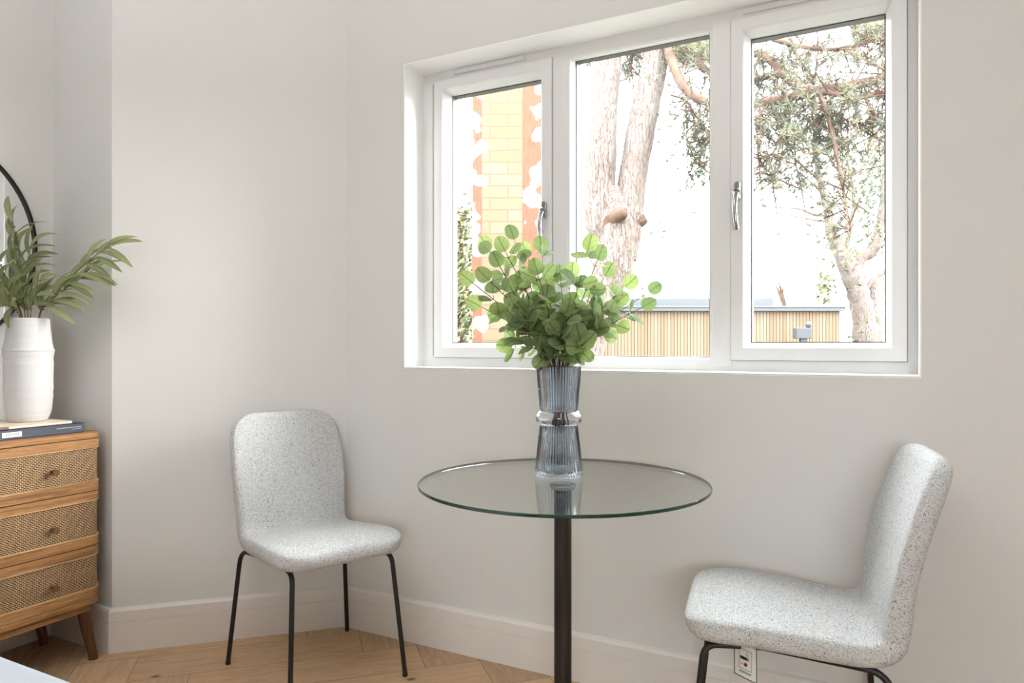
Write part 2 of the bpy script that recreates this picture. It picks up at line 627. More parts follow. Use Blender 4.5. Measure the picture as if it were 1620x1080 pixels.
def hole_wall(name, i, s0, s1, z0, z1, mat='wall_paint'):
    """wall slab i with a rectangular opening between fractions of length s0..s1 (metres from its start)"""
    j = (i + 1) % len(poly)
    a, b = Vector(poly[i]), Vector(poly[j])
    d = (b - a).normalized(); L = (b - a).length
    nin = Vector((-d.y, d.x))
    ao, bo = miter(i, -WT), miter(j, -WT)
    mb = MB()

    def P(s, z, outer):
        if outer:
            if s <= 0: q = ao
            elif s >= L: q = bo
            else: q = a + d * s - nin * WT
        else:
            q = a + d * s
        return (q.x, q.y, z)
    S = [0, s0, s1, L]; Z = [0, z0, z1, ZC]
    idx = {}
    vs = []
    for o_ in (0, 1):
        for si, s in enumerate(S):
            for zi, z in enumerate(Z):
                idx[(o_, si, zi)] = len(vs); vs.append(P(s, z, o_))
    fs = []
    for o_ in (0, 1):
        for si in range(3):
            for zi in range(3):
                if (si, zi) == (1, 1):
                    continue
                q = [idx[(o_, si, zi)], idx[(o_, si + 1, zi)], idx[(o_, si + 1, zi + 1)], idx[(o_, si, zi + 1)]]
                fs.append(tuple(q if o_ else q[::-1]))
    for (A, B) in (((1, 1), (2, 1)), ((2, 1), (2, 2)), ((2, 2), (1, 2)), ((1, 2), (1, 1))):
        fs.append((idx[(0, *A)], idx[(0, *B)], idx[(1, *B)], idx[(1, *A)]))
    for si in range(3):
        fs.append((idx[(0, si, 0)], idx[(0, si + 1, 0)], idx[(1, si + 1, 0)], idx[(1, si, 0)]))
        fs.append((idx[(0, si, 3)], idx[(0, si + 1, 3)], idx[(1, si + 1, 3)], idx[(1, si, 3)]))
    for si in (0, 3):
        for zi in range(3):
            fs.append((idx[(0, si, zi)], idx[(0, si, zi + 1)], idx[(1, si, zi + 1)], idx[(1, si, zi)]))
    mb.add(vs, fs)
    return struct(mb.build(name, mat))


OX0, OX1, OZ0, OZ1 = -1.606, 0.077, 1.010, 2.150     # window opening
hole_wall('wall_front', 0, XR - OX1, XR - OX0, OZ0, OZ1)
wall_slab('wall_front_left', 1)
wall_slab('wall_alcove', 2)
wall_slab('wall_left', 3)
hole_wall('wall_back', 4, 3.424, 5.024, 0.9, 2.1)
wall_slab('wall_right', 5)

# baseboards: swept profile with mitred corners
bp = [(0.0, 0), (0.018, 0), (0.018, 0.1055), (0.0155, 0.107), (0.0155, 0.1085), (0.018, 0.110), (0.0165, 0.146), (0.011, 0.154), (0.004, 0.157), (0.0, 0.157)]
for nm, i in (('baseboard_front', 0), ('baseboard_front_left', 1), ('baseboard_alcove', 2), ('baseboard_left', 3), ('baseboard_back', 4), ('baseboard_right', 5)):
    j = (i + 1) % len(poly)
    mb = MB()
    lps = []
    for k in (i, j):
        lps.append([(*miter(k, t), z) for t, z in bp])
    mb.loft(lps, smooth=False)
    struct(mb.build(nm, 'skirting_paint'))

mb = MB(); mb.box(XL - 0.3, XR + 0.3, YB - 0.3, YF + 0.3, ZC, ZC + 0.2)
struct(mb.build('ceiling', 'ceiling_paint'))

# herringbone floor at 45 degrees: every plank a thin bevel-gapped board on one slab
mb = MB()
mb.box(XL - 0.25, XR + 0.25, YB - 0.25, YF + 0.22, -0.2, -0.0035, 1)
rng = random.Random(4)
PW, PL = 0.19, 0.76
c45 = math.sqrt(0.5)
u0, v0_ = -0.512, 2.60 + 0.19
gap = 0.0006


def plank(ua, ub, va, vb, along_u):
    t = rng.random()
    uo, vo_ = rng.random() * 40, rng.random() * 40
    vs, uvs = [], []
    for (u, v) in ((ua + gap, va + gap), (ub - gap, va + gap), (ub - gap, vb - gap), (ua + gap, vb - gap)):
        x, y = (u - v) * c45, (u + v) * c45
        vs.append((x, y, 0.0))
        uvs.append(((u - ua if along_u else v - va) + uo, (v - va if along_u else u - ua) + vo_))
    xs = [p[0] for p in vs]; ys = [p[1] for p in vs]
    if max(xs) < XL - 0.2 or min(xs) > XR + 0.2 or max(ys) < YB - 0.2 or min(ys) > YF + 0.2:
        return
    if any(not (XL - 0.24 < p[0] < XR + 0.24 and YB - 0.24 < p[1] < YF + 0.24) for p in vs):
        # clip to the slab
        bmc = bmesh.new()
        bv = [bmc.verts.new(p) for p in vs]
        bmc.faces.new(bv)
        for co, no in (((XL - 0.24, 0, 0), (-1, 0, 0)), ((XR + 0.24, 0, 0), (1, 0, 0)), ((0, YB - 0.24, 0), (0, -1, 0)), ((0, YF + 0.21, 0), (0, 1, 0))):
            bmesh.ops.bisect_plane(bmc, geom=bmc.verts[:] + bmc.edges[:] + bmc.faces[:], plane_co=co, plane_no=no, clear_outer=True)
        for f in bmc.faces:
            pp = [v.co.copy() for v in f.verts]
            uu = []
            for p in pp:
                u = (p.x + p.y) * c45; v = (p.y - p.x) * c45
                uu.append(((u - ua if along_u else v - va) + uo, (v - va if along_u else u - ua) + vo_))
            mb.add([tuple(p) for p in pp], [tuple(range(len(pp)))], 0, uu, t)
        bmc.free()
        return
    mb.add(vs, [(0, 1, 2, 3)], 0, uvs, t)


nW = int(PL / PW)
for m in range(-8, 9):
    for k in range(-60, 61):
        # horizontal plank k of stair m ; stairs run down-right, repeat every 2*PL along u
        ua = u0 + k * PW + m * 2 * PL
        va = v0_ - (k + 1) * PW
        if abs(ua) > 6 or abs(va) > 6:
            continue
        plank(ua, ua + PL, va, va + PW, True)
        # vertical plank hanging below the left end of it
        plank(ua - PW + PW, ua + PW, va - PL, va, False)
fl = struct(mb.build('floor', ['oak_floor', 'cedar_gap'], sharp=None))


# ------------------------------------------------------------------ window
def ring(mb, x0, x1, z0, z1, prof, mi=0):
    """mitred rectangular ring; prof = closed list of (inset, y)"""
    loops = []
    for (cx, cz, sx, sz) in ((x0, z0, 1, 1), (x1, z0, -1, 1), (x1, z1, -1, -1), (x0, z1, 1, -1)):
        loops.append([(cx + sx * t, y, cz + sz * t) for t, y in prof])
    loops.append(loops[0])
    mb.loft(loops, mi, cap=False, smooth=False)


win = struct(empty('window_1', ((OX0 + OX1) / 2, YF, OZ0)))
WO = Vector(win.location)


def wbuild(mb, name, mats, parent=win, off=None, bevel=None):
    off = WO if off is None else off
    mb.v = [(x - off.x, y - off.y, z - off.z) for x, y, z in mb.v]
    return mb.build(name, mats, parent, bevel=bevel)


YW = 2.300
mb = MB(); e = 0.004
ring(mb, OX0, OX1, OZ0, OZ1, [(0, YF - 0.0005), (e, YF - 0.0005), (e, YW + 0.005), (0, YW + 0.005)])
wbuild(mb, 'reveal', 'reveal_white')
mb = MB()
mb.box(OX0 + e, OX1 - e, YF - 0.004, YW + 0.005, OZ0 + e, OZ0 + e + 0.003)
wbuild(mb, 'window_sill', 'reveal_white', bevel=0.001)
mb = MB()
OW = 0.046
ring(mb, OX0 + e, OX1 - e, OZ0 + 0.003, OZ1 - e, [(0, YW), (OW - 0.008, YW), (OW - 0.004, YW + 0.003), (OW, YW + 0.012), (OW, YW + 0.07), (0, YW + 0.07)])
wbuild(mb, 'window_frame', 'window_white')
SASH = [(-1.548, -1.046), (-0.432, 0.030 + 0.037)]
S1 = (-1.546, -1.050); S3 = (-0.436, 0.046)
FX = (-0.992, -0.495)
for (a, b) in ((S1[1] - 0.006, FX[0]), (FX[1], S3[0] + 0.006)):
    mb = MB()
    mb.box(a, b, YW - 0.001, YW + 0.07, OZ0 + 0.02, OZ1 - 0.02)
    wbuild(mb, 'mullion', 'window_white', bevel=0.003)
GY = 2.332


def glazing(x0, x1, z0, z1, parent, off):
    mb = MB()
    mb.box(x0 - 0.006, x1 + 0.006, GY, GY + 0.004, z0 - 0.006, z1 + 0.006)
    wbuild(mb, 'glass_pane', 'pane_glass', parent, off)
    mb = MB()
    ring(mb, x0 - 0.006, x1 + 0.006, z0 - 0.006, z1 + 0.006, [(0, GY + 0.005), (0.0095, GY + 0.005), (0.0095, GY + 0.036), (0, GY + 0.036)])
    wbuild(mb, 'spacer_bar', 'gasket', parent, off)


ZS0, ZS1 = 1.052, 2.112
for (a, b), hx in ((S1, 'r'), (S3, 'l')):
    mb = MB()
    wdt = 0.053
    ring(mb, a, b, ZS0, ZS1, [(0, YW - 0.010), (0.002, YW - 0.013), (wdt - 0.016, YW - 0.013), (wdt - 0.013, YW - 0.010), (wdt, GY - 0.004), (wdt, GY + 0.03), (0, GY + 0.03)])
    s = wbuild(mb, 'opening_sash', 'window_white')
    s.location = (0, 0, 0)
    glazing(a + wdt, b - wdt, ZS0 + wdt, ZS1 - wdt, s, WO)
    mb = MB()
    ring(mb, a - 0.0022, b + 0.0022, ZS0 - 0.0022, ZS1 + 0.0022, [(0, YW - 0.0015), (0.0045, YW - 0.0015), (0.0045, YW + 0.01), (0, YW + 0.01)])
    wbuild(mb, 'seal', 'seal_line', s, WO)
    # espagnolette handle: back plate, hub, drooping lever
    hxx = (b - 0.026) if hx == 'r' else (a + 0.022)
    yy = YW - 0.013
    mb = MB()
    zt, zb = 1.605, 1.545
    pl = []
    for (cz, a0) in ((zt - 0.009, 0), (zb + 0.009, PI)):
        for k in range(9):
            t = a0 + PI * k / 8
            pl.append((hxx + 0.009 * math.cos(t), cz + 0.009 * math.sin(t)))
    lps = []
    for (yq, g) in ((yy, 1.0), (yy - 0.007, 1.0), (yy - 0.010, 0.82)):
        mz = (zt + zb) / 2
        lps.append([(hxx + (x - hxx) * g, yq, mz + (z - mz) * (g if g == 1 else 0.95)) for x, z in pl])
    mb.loft(lps)
    hd = wbuild(mb, 'handle', 'chrome', s, WO)
    hd['label'] = 'chrome espagnolette handle'
    mb = hd_mb = MB()
    lps = []
    for k in range(10):
        lps.append([(hxx + 0.011 * math.cos(t), yy - 0.008 - 0.016 * 1, 1.572 + 0.011 * math.sin(t)) for t in [2 * PI * q / 20 for q in range(20)]])
        break
    lps = []
    for (yq, r) in ((yy - 0.006, 0.0115), (yy - 0.022, 0.0115), (yy - 0.025, 0.009)):
        lps.append([(hxx + r * math.cos(t), yq, 1.570 + r * math.sin(t)) for t in [2 * PI * q / 20 for q in range(20)]])
    mb.loft(lps)
    path = catmull([(hxx, yy - 0.018, 1.570, 0.0095), (hxx - 0.002, yy - 0.030, 1.548, 0.008), (hxx - 0.003, yy - 0.036, 1.515, 0.0072), (hxx, yy - 0.034, 1.48, 0.0072), (hxx + 0.002, yy - 0.028, 1.456, 0.007), (hxx + 0.002, yy - 0.027, 1.450, 0.0035)], 5)
    mb.tube([p[:3] for p in path], [p[3] for p in path], 12)
    lever = wbuild(mb, 'lever', 'chrome', s, WO)
    mb = MB()
    lps = [[(hxx - 0.001 + 0.006 * math.cos(t), yq, 1.572 + 0.006 * math.sin(t)) for t in [2 * PI * q / 16 for q in range(16)]] for yq in (yy - 0.02, yy - 0.0262)]
    mb.loft(lps)
    wbuild(mb, 'lock_barrel', 'dark_chrome', s, WO)

mb = MB()
ring(mb, FX[0] - 0.002, FX[1] + 0.002, ZS0 - 0.010, ZS1 + 0.006, [(0, YW + 0.0005), (0.010, YW + 0.0005), (0.016, GY - 0.004), (0.016, GY + 0.03), (0, GY + 0.03)])
fb = wbuild(mb, 'glazing_bead', 'window_white')
glazing(FX[0] + 0.014, FX[1] - 0.014, ZS0 + 0.006, ZS1 - 0.010, fb, WO)
for (a, b) in ((-1.46, -1.16), (-0.40, -0.10)):
    mb = MB()
    mb.box(a, b, YW - 0.006, YW + 0.002, 2.124, 2.142)
    wbuild(mb, 'trickle_vent', 'window_white', bevel=0.003)


def plain_window(name, cx, cy, axis, w, z0, z1):
    wn = struct(empty(name, (cx, cy, z0)))
    mb = MB()
    q = MB()
    ring(q, -w / 2, w / 2, 0, z1 - z0, [(0, -0.03), (0.06, -0.03), (0.06, 0.03), (0, 0.03)])
    q.box(-0.03, 0.03, -0.03, 0.03, 0.05, z1 - z0 - 0.05)
    g = MB(); g.box(-w / 2 + 0.05, w / 2 - 0.05, -0.002, 0.002, 0.05, z1 - z0 - 0.05)
    q.build('window_frame', 'window_white', wn)
    g.build('glass_pane', 'pane_glass', wn)
    if axis == 'x':
        wn.rotation_euler = (0, 0, PI / 2)
    return wn


plain_window('added_rear_window', XL + 4.224, YB - 0.15, 'y', 1.6, 0.9, 2.1)  # unseen window added in the back wall to let light in

# ------------------------------------------------------------------ chairs
CH_PROF = [(0.238, 0.428), (0.20, 0.440), (0.12, 0.444), (0.02, 0.438), (-0.08, 0.428), (-0.160, 0.424), (-0.203, 0.443), (-0.219, 0.490),
           (-0.232, 0.560), (-0.250, 0.640), (-0.272, 0.720), (-0.296, 0.795), (-0.316, 0.852)]
CH_W = [0.222, 0.222, 0.222, 0.217, 0.208, 0.200, 0.198, 0.199, 0.203, 0.207, 0.206, 0.198, 0.185]


def make_chair(name):
    root = empty(name)
    raw = catmull([(x, z, w) for (x, z), w in zip(CH_PROF, CH_W)], 12)
    # resample by arc length
    acc = [0]
    for a, b in zip(raw, raw[1:]):
        acc.append(acc[-1] + math.hypot(b[0] - a[0], b[1] - a[1]))
    L = acc[-1]

    def samp(s):
        s = min(max(s, 0), L)
        for i in range(len(acc) - 1):
            if acc[i + 1] >= s:
                t = (s - acc[i]) / max(acc[i + 1] - acc[i], 1e-9)
                return tuple(a + (b - a) * t for a, b in zip(raw[i], raw[i + 1]))
        return raw[-1]
    S = []
    for k in range(15):
        S.append(0.11 * (1 - math.cos(k / 14 * PI / 2)))
    k = 0.11
    while k < L - 0.13:
        k += 0.014
        S.append(k)
    for q in range(1, 17):
        S.append(L - 0.12 * (1 - math.sin(q / 16 * PI / 2)))
    S = sorted(set(round(min(s, L), 6) for s in S))
    h0 = 0.0235
    loops = []
    for s in S:
        x, z, w = samp(s)
        x2, z2, _ = samp(s + 0.004); x1, z1, _ = samp(s - 0.004)
        tx, tz = x2 - x1, z2 - z1
        ll = math.hypot(tx, tz); tx /= ll; tz /= ll
        nx, nz = tz, -tx                     # towards the sitter (up on the seat, forward on the back)
        if nz < 0 and s < 0.3: nx, nz = -nx, -nz
        nx, nz = (-tz, tx) if False else (nx, nz)
        d0, d1 = s, L - s
        r0, r1 = 0.105, 0.100
        ww = w
        if d0 < r0: ww = w - r0 * 1.1 + r0 * 1.1 * (max(1 - ((r0 - d0) / r0) ** 2.3, 0)) ** (1 / 2.1)
        if d1 < r1: ww = w - r1 + r1 * (max(1 - ((r1 - d1) / r1) ** 2.4, 0)) ** (1 / 2.4)
        cc = 0.026
        dd = min(d0, d1)
        hh = h0 * (math.sqrt(max(1 - ((cc - dd) / cc) ** 2, 0.0)) if dd < cc else 1.0)
        hh = max(hh, 0.0008)
        hh *= 1.0 + 0.12 * (1 if s < 0.45 else max(0, 1 - (s - 0.45) / 0.1))
        back = min(max((s - 0.45) / 0.15, 0), 1)
        kc = 0.42 * back
        lp = []
        rr = min(hh, ww)
        N1, N2 = 18, 8
        seq = []
        for q in range(N1): seq.append((-(ww - rr) + 2 * (ww - rr) * q / N1, 1.0))
        for q in range(N2):
            a = PI / 2 - PI * q / N2
            seq.append(((ww - rr) + rr * abs(math.cos(a)) ** 0.62, math.copysign(abs(math.sin(a)) ** 0.72, math.sin(a))))
        for q in range(N1): seq.append(((ww - rr) - 2 * (ww - rr) * q / N1, -1.0))
        for q in range(N2):
            a = -PI / 2 - PI * q / N2
            seq.append((-(ww - rr) - rr * abs(math.cos(a)) ** 0.62, math.copysign(abs(math.sin(a)) ** 0.72, math.sin(a))))
        for (ly, hn) in seq:
            crown = 0.006 * (1 - (ly / max(ww, 0.01)) ** 2) * (1 if hn > 0 else -0.3) * (hh / h0)
            off = hn * hh + crown * abs(hn) + kc * ly * ly - kc * 0.012
            lp.append((x + nx * off, ly, z + nz * off))
        loops.append(lp)
    mb = MB()
    mb.loft(loops)
    o = mb.build('upholstered_seat_shell', 'boucle', root, sharp=60)
    # four legs: foot, shaft, bend, rail under the seat
    for fx, sgn in ((1, 1), (1, -1), (-1, 1), (-1, -1)):
        if fx > 0:
            foot, top, rail = Vector((0.233, sgn * 0.198, 0.0085)), Vector((0.190, sgn * 0.172, 0.398)), Vector((0.06, sgn * 0.155, 0.402))
        else:
            foot, top, rail = Vector((-0.233, sgn * 0.224, 0.0085)), Vector((-0.198, sgn * 0.192, 0.394)), Vector((0.06, sgn * 0.155, 0.402))
        d1 = (foot - top).normalized(); d2 = (rail - top).normalized()
        pts = [foot, foot + (top - foot) * 0.5]
        R = 0.032 if fx > 0 else 0.05
        for q in range(9):
            t = q / 8
            A, B = top + d1 * R, top + d2 * R
            pts.append(A * (1 - t) ** 2 + top * 2 * t * (1 - t) + B * t * t)
        pts.append(rail)
        m2 = MB()
        m2.tube(pts, 0.0078, 12)
        leg = m2.build('leg', 'black_metal', root)
        m3 = MB()
        m3.lathe([(0.0083, 0.0), (0.0088, 0.002), (0.0088, 0.009), (0.0078, 0.011)], 14, cx=foot.x, cy=foot.y)
        m3.build('glide', 'black_metal', leg)
    return root


def copy_tree(o, parent=None):
    c = o.copy()
    COL.objects.link(c)
    if parent is not None:
        c.parent = parent
    for ch in list(o.children):
        copy_tree(ch, c)
    return c


ch1 = make_chair('dining_chair')
ch2 = copy_tree(ch1)
ch1.location = (-1.712, 1.839, 0); ch1.rotation_euler = (0, 0, math.radians(-22.3))
ch2.location = (-0.222, 1.893, 0); ch2.rotation_euler = (0, 0, math.radians(189))
tag(ch1, 'white boucle dining chair on black legs in the wall corner, left of the table', 'chair', 'white boucle dining chairs')
tag(ch2, 'white boucle dining chair seen from its side, with a fire label hanging under it', 'chair', 'white boucle dining chairs')

# fire-safety swing label under the near edge of the right-hand chair (in chair space: +y is the camera side)
tg = MB()
TW, THh = 0.066, 0.078
tg.box(-TW / 2, TW / 2, -0.0003, 0.0003, -THh, 0.0, 0)
tagM = Matrix.Translation((0.098, 0.176, 0.410)) @ Matrix.Rotation(math.radians(172), 4, 'Z') @ Matrix.Rotation(math.radians(4), 4, 'X')
tagM = Matrix.Translation((0.098, 0.176, 0.410)) @ Matrix.Rotation(math.radians(140), 4, 'Z')
fire = tg.build('fire_label', 'label_white', ch2)
fire.matrix_local = tagM
fire['label'] = 'white swing label with green border'
mb = MB(); yq = -0.0006
for (x0, x1, z0, z1, mi) in ((-TW / 2, -TW / 2 + 0.0024, -THh, 0, 0), (TW / 2 - 0.0024, TW / 2, -THh, 0, 0), (-TW / 2, TW / 2, -THh, -THh + 0.0024, 0)):
    mb.box(x0, x1, yq, yq + 0.0002, z0, z1, mi)
mb.build('green_border', 'print_green', fire)
mb = MB()
a, b, c_, d_ = -0.0185, 0.0185, -0.0575, -0.012
for (x0, x1, z0, z1) in ((a, a + 0.001, c_, d_), (b - 0.001, b, c_, d_), (a, b, c_, c_ + 0.001), (a, b, d_ - 0.001, d_)):
    mb.box(x0, x1, yq, yq + 0.0002, z0, z1, 0)
mb.box(-0.0150, 0.0045, yq, yq + 0.0002, -0.0355, -0.0285, 0)
mb.box(0.0045, 0.0105, yq, yq + 0.0002, -0.0355, -0.0285, 1)
for k in range(3):
    x = 0.002 + k * 0.003
    mb.tube([(x, yq, -0.026), (x + 0.0012, yq, -0.0225), (x - 0.0008, yq, -0.0195), (x + 0.0005, yq, -0.0165)], 0.0004, 5, 1)
mb.box(-0.0145, -0.004, yq, yq + 0.0002, -0.0468, -0.0458, 0)
fl_ = [(-0.004, -0.049), (0.001, -0.0505), (0.005, -0.048), (0.0065, -0.044), (0.005, -0.041), (0.004, -0.044), (0.002, -0.0385), (0.0, -0.043), (-0.002, -0.041), (-0.0035, -0.0455)]
mb.add([(x, yq - 0.0001, z) for x, z in fl_], [tuple(range(len(fl_)))], 2)
mb.build('cigarette_and_match_symbol', ['print_black', 'print_grey', 'print_red'], fire)
text_mesh('resistant_text', 'RESISTANT', 0.0072, 'print_black', fire, Matrix.Translation((0, -0.0006, -0.0645)) @ Matrix.Rotation(PI / 2, 4, 'X'))

# ------------------------------------------------------------------ table
TX, TY = -0.742, 1.688
tb = empty('glass_pedestal_table', (TX, TY, 0))
tag(tb, 'round clear glass table on a dark bronze metal pedestal in front of the window', 'table')
mb = MB()
TR = 0.371
N = 128
ri = [(TR - 0.0015, 0.742), (TR, 0.7435), (TR, 0.7485), (TR - 0.0015, 0.750)]
lps = [[(r * math.cos(2 * PI * i / N), r * math.sin(2 * PI * i / N), z) for i in range(N)] for r, z in ri]
mb.loft(lps, 1, cap=False)
mb.f.append(tuple(range(3 * N, 4 * N))); mb.mi.append(0); mb.sm.append(False)
mb.f.append(tuple(reversed(range(N)))); mb.mi.append(0); mb.sm.append(False)
mb.build('glass_top', ['table_glass', 'table_glass_edge'], tb, sharp=30)
mb = MB()
mb.lathe([(0.0225, 0.018), (0.0225, 0.72), (0.0225, 0.728)], 40)
mb.build('pedestal_pole', 'pole_metal', tb)
mb = MB()
mb.lathe([(0.030, 0.730), (0.034, 0.7395), (0.033, 0.7415)], 48)
mb.build('top_plate', 'chrome', tb)
mb = MB()
mb.lathe([(0.205, 0.0), (0.210, 0.002), (0.210, 0.008), (0.205, 0.012), (0.06, 0.016), (0.03, 0.022)], 64)
mb.build('round_base', 'pole_metal', tb)

# ------------------------------------------------------------------ glass vase with eucalyptus
c_, s_ = math.cos(TH), math.sin(TH)
VX, VY, VZ = at(884, 752, 1.905).x, at(884, 752, 1.905).y, 0.7503
vase = empty('ribbed_glass_vase', (VX, VY, VZ))
tag(vase, 'smoky blue ribbed glass vase with a clear ring round its waist, on the glass table', 'vase')
NR = 48


def rib(a, z, amp=0.0011):
    return amp * math.cos(NR * a)


def ribprof(pr, fade0, fade1):
    return pr


def vlathe(mb, outer, inner, amp, n=432):
    loops = []
    for (r, z, k) in outer:
        loops.append([((r + amp * k * math.cos(NR * 2 * PI * i / n)) * math.cos(2 * PI * i / n), (r + amp * k * math.cos(NR * 2 * PI * i / n)) * math.sin(2 * PI * i / n), z) for i in range(n)])
    for (r, z) in inner:
        loops.append([(r * math.cos(2 * PI * i / n), r * math.sin(2 * PI * i / n), z) for i in range(n)])
    mb.loft(loops, cap=True)


mb = MB()
outer = [(0.056, 0.0, 0), (0.0615, 0.001, 0), (0.0630, 0.004, 0.2), (0.0630, 0.010, 0.4), (0.0615, 0.016, 1), (0.0560, 0.07, 1), (0.0505, 0.120, 1), (0.0488, 0.133, 1), (0.0486, 0.1375, 0)]
ringp = [(0.0520, 0.1385, 0), (0.0575, 0.1415, 0), (0.0608, 0.1475, 0), (0.0618, 0.156, 0), (0.0608, 0.1645, 0), (0.0575, 0.1705, 0), (0.0520, 0.1735, 0)]
upper = [(0.0490, 0.1745, 0), (0.0492, 0.178, 1), (0.0520, 0.215, 1), (0.0555, 0.255, 1), (0.0580, 0.2895, 1), (0.0583, 0.2925, 0.6)]
inner = [(0.0560, 0.2928), (0.0548, 0.2905), (0.0525, 0.255), (0.0492, 0.215), (0.0464, 0.178), (0.0462, 0.172), (0.0520, 0.1665), (0.0560, 0.162), (0.0572, 0.156), (0.0560, 0.150), (0.0520, 0.1455), (0.0460, 0.140), (0.0478, 0.12), (0.0532, 0.07), (0.0580, 0.022), (0.0560, 0.014), (0.045, 0.0125)]
vlathe(mb, outer + ringp + upper, inner, 0.0021)
vg = mb.build('glass_body', 'vase_glass', vase, sharp=None)
vg.data.materials.append(MATS['vase_glass_clear'])
for p in vg.data.polygons:
    p.use_smooth = True
    if 0.1385 < p.center.z < 0.1735 and math.hypot(p.center.x, p.center.y) > 0.0465:
        p.material_index = 1


def leaf_round(mb, pos, axis, normal, r, rng, tint, elong=1.0):
    """round eucalyptus leaf: pos = petiole end, axis = direction of growth, normal = face direction"""
    axis = axis.normalized()
    normal = (normal - axis * normal.dot(axis))
    if normal.length < 1e-4:
        normal = axis.orthogonal()
    normal.normalize()
    side = axis.cross(normal)
    cup = rng.uniform(-0.22, 0.28)
    fold = rng.uniform(0.0, 0.25)
    NP = 16
    vs, uvs = [], []
    ctr = r * 0.98 * elong

    def P(ang, rad):
        x = rad * math.sin(ang)
        y = -rad * math.cos(ang) * elong
        # slightly pointed base, round tip
        y += 0.10 * r * (rad / r) * math.cos(ang * 2) * 0.3
        if ang < 0.4 or ang > 2 * PI - 0.4:
            y += 0.08 * rad
        z = cup * (rad * rad) / r + fold * abs(x) - 0.0
        z += 0.05 * r * math.sin(3 * ang + tint * 9) * (rad / r)
        return pos + side * x + axis * (ctr + y) + normal * z, (x / r * 0.5, y / r * 0.5 + 0.5)
    rings = [0.0, 0.5, 1.0]
    p, uv = P(PI / 2, 0.0)
    vs.append(tuple(p)); uvs.append((0.0, uv[1]))
    for rr in rings[1:]:
        for k in range(NP):
            p, uv = P(2 * PI * k / NP, rr * r)
            vs.append(tuple(p)); uvs.append(uv)
    fs = []
    for k in range(NP):
        k2 = (k + 1) % NP
        fs.append((0, 1 + k, 1 + k2))
        fs.append((1 + k, 1 + NP + k, 1 + NP + k2, 1 + k2))
    mb.add(vs, fs, 0, uvs, tint, smooth=True)


def right_vec():   # camera-right in room space: only used to describe where the stems lean
    return Vector((c_, s_, 0))


RV, FV = Vector((c_, s_, 0)), Vector((-s_, c_, 0))


def make_spray(name, label, specs, seed):
    """specs: list of (tip_right, tip_height, tip_forward, leafstart 0..1, leaf size) in metres from the vase mouth centre"""
    rng = random.Random(seed)
    root = empty(name, (VX, VY, VZ + 0.0135))
    tag(root, label, 'foliage', 'eucalyptus sprays in the glass vase')
    st, lf = MB(), MB()
    mouth = Vector((0, 0, 0.292 - 0.0135))
    for (mr, tr_, thh, tf, ls, size) in specs:
        m = mouth + RV * mr + FV * rng.uniform(-0.018, 0.018)
        tip = mouth + RV * tr_ + FV * tf + Vector((0, 0, thh))
        if (m - mouth).length > 0.042:
            m = mouth + (m - mouth).normalized() * 0.042
        waist = RV * (-mr * 0.3 + rng.uniform(-.012, .012)) + FV * rng.uniform(-0.014, 0.014) + Vector((0, 0, 0.145))
        foot = RV * (-mr * 0.8) + FV * rng.uniform(-0.02, 0.02) + Vector((0, 0, rng.uniform(0.004, 0.02)))
        mid = m.lerp(tip, 0.5) + Vector((0, 0, 0.10 * abs(tr_ - mr) + 0.012)) + RV * rng.uniform(-0.012, 0.012)
        q1 = m.lerp(tip, 0.25) + Vector((0, 0, 0.07 * abs(tr_ - mr) + 0.02))
        pts = catmull([tuple(p) for p in (foot, waist, m, q1, mid, tip)], 8)
        n = len(pts)
        st.tube(pts, [0.0021 - 0.0012 * i / n for i in range(n)], 7)
        # leaves in pairs from the mouth up
        start = 16 + int(ls * 22)
        i = start
        side = rng.random() * PI
        while i < n - 1:
            p = Vector(pts[i]); d = (Vector(pts[i + 1]) - Vector(pts[i - 1])).normalized()
            fr = (i - start) / max(n - start, 1)
            e1 = d.orthogonal().normalized(); e2 = d.cross(e1)
            for k in (0, 1):
                if rng.random() < 0.06:
                    continue
                a = side + k * PI + rng.uniform(-0.35, 0.35)
                o = e1 * math.cos(a) + e2 * math.sin(a)
                ax = (o * 1.0 + d * rng.uniform(0.25, 0.8)).normalized()
                pet = p + ax * rng.uniform(0.006, 0.014)
                st.tube([tuple(p), tuple(pet)], [0.0009, 0.0007], 5)
                nr = (d * 0.8 - FV * rng.uniform(0.2, 1.5) + Vector((0, 0, rng.uniform(-0.3, 0.9))) + RV * rng.uniform(-0.7, 0.7))
                r = size * rng.uniform(0.82, 1.12) * (1.0 - 0.22 * fr)
                leaf_round(lf, pet, ax, nr, r, rng, min(max(rng.gauss(0.45, 0.28), 0), 1), rng.uniform(0.95, 1.15))
            side += PI / 2 + rng.uniform(-0.3, 0.3)
            i += rng.choice((3, 4, 4))
        leaf_round(lf, Vector(pts[-1]), (Vector(pts[-1]) - Vector(pts[-3])), -FV + RV * rng.uniform(-.5, .5), size * 0.8, rng, rng.random(), 1.15)
    st.build('stems', 'twig', root)
    lf.build('leaves', 'eucalyptus_leaf', root, sharp=None)
    return root


S_ = 0.0262
K = 1.905 / 1130        # metres per pixel at the vase


def px(u, v, tf, ls=0.0, size=S_, mr=0.0):
    return (mr, (u - 884) * K, (580 - v) * K, tf, ls, size)


def tips(lst, mr0, mr1, seed):
    rg = random.Random(seed)
    out = []
    for i, (u, v, ls) in enumerate(lst):
        mr = mr0 + (mr1 - mr0) * i / max(len(lst) - 1, 1)
        out.append(px(u, v, rg.uniform(-0.08, 0.08), ls, S_ * (0.9 if u > 1000 else 1.0), mr))
    return out


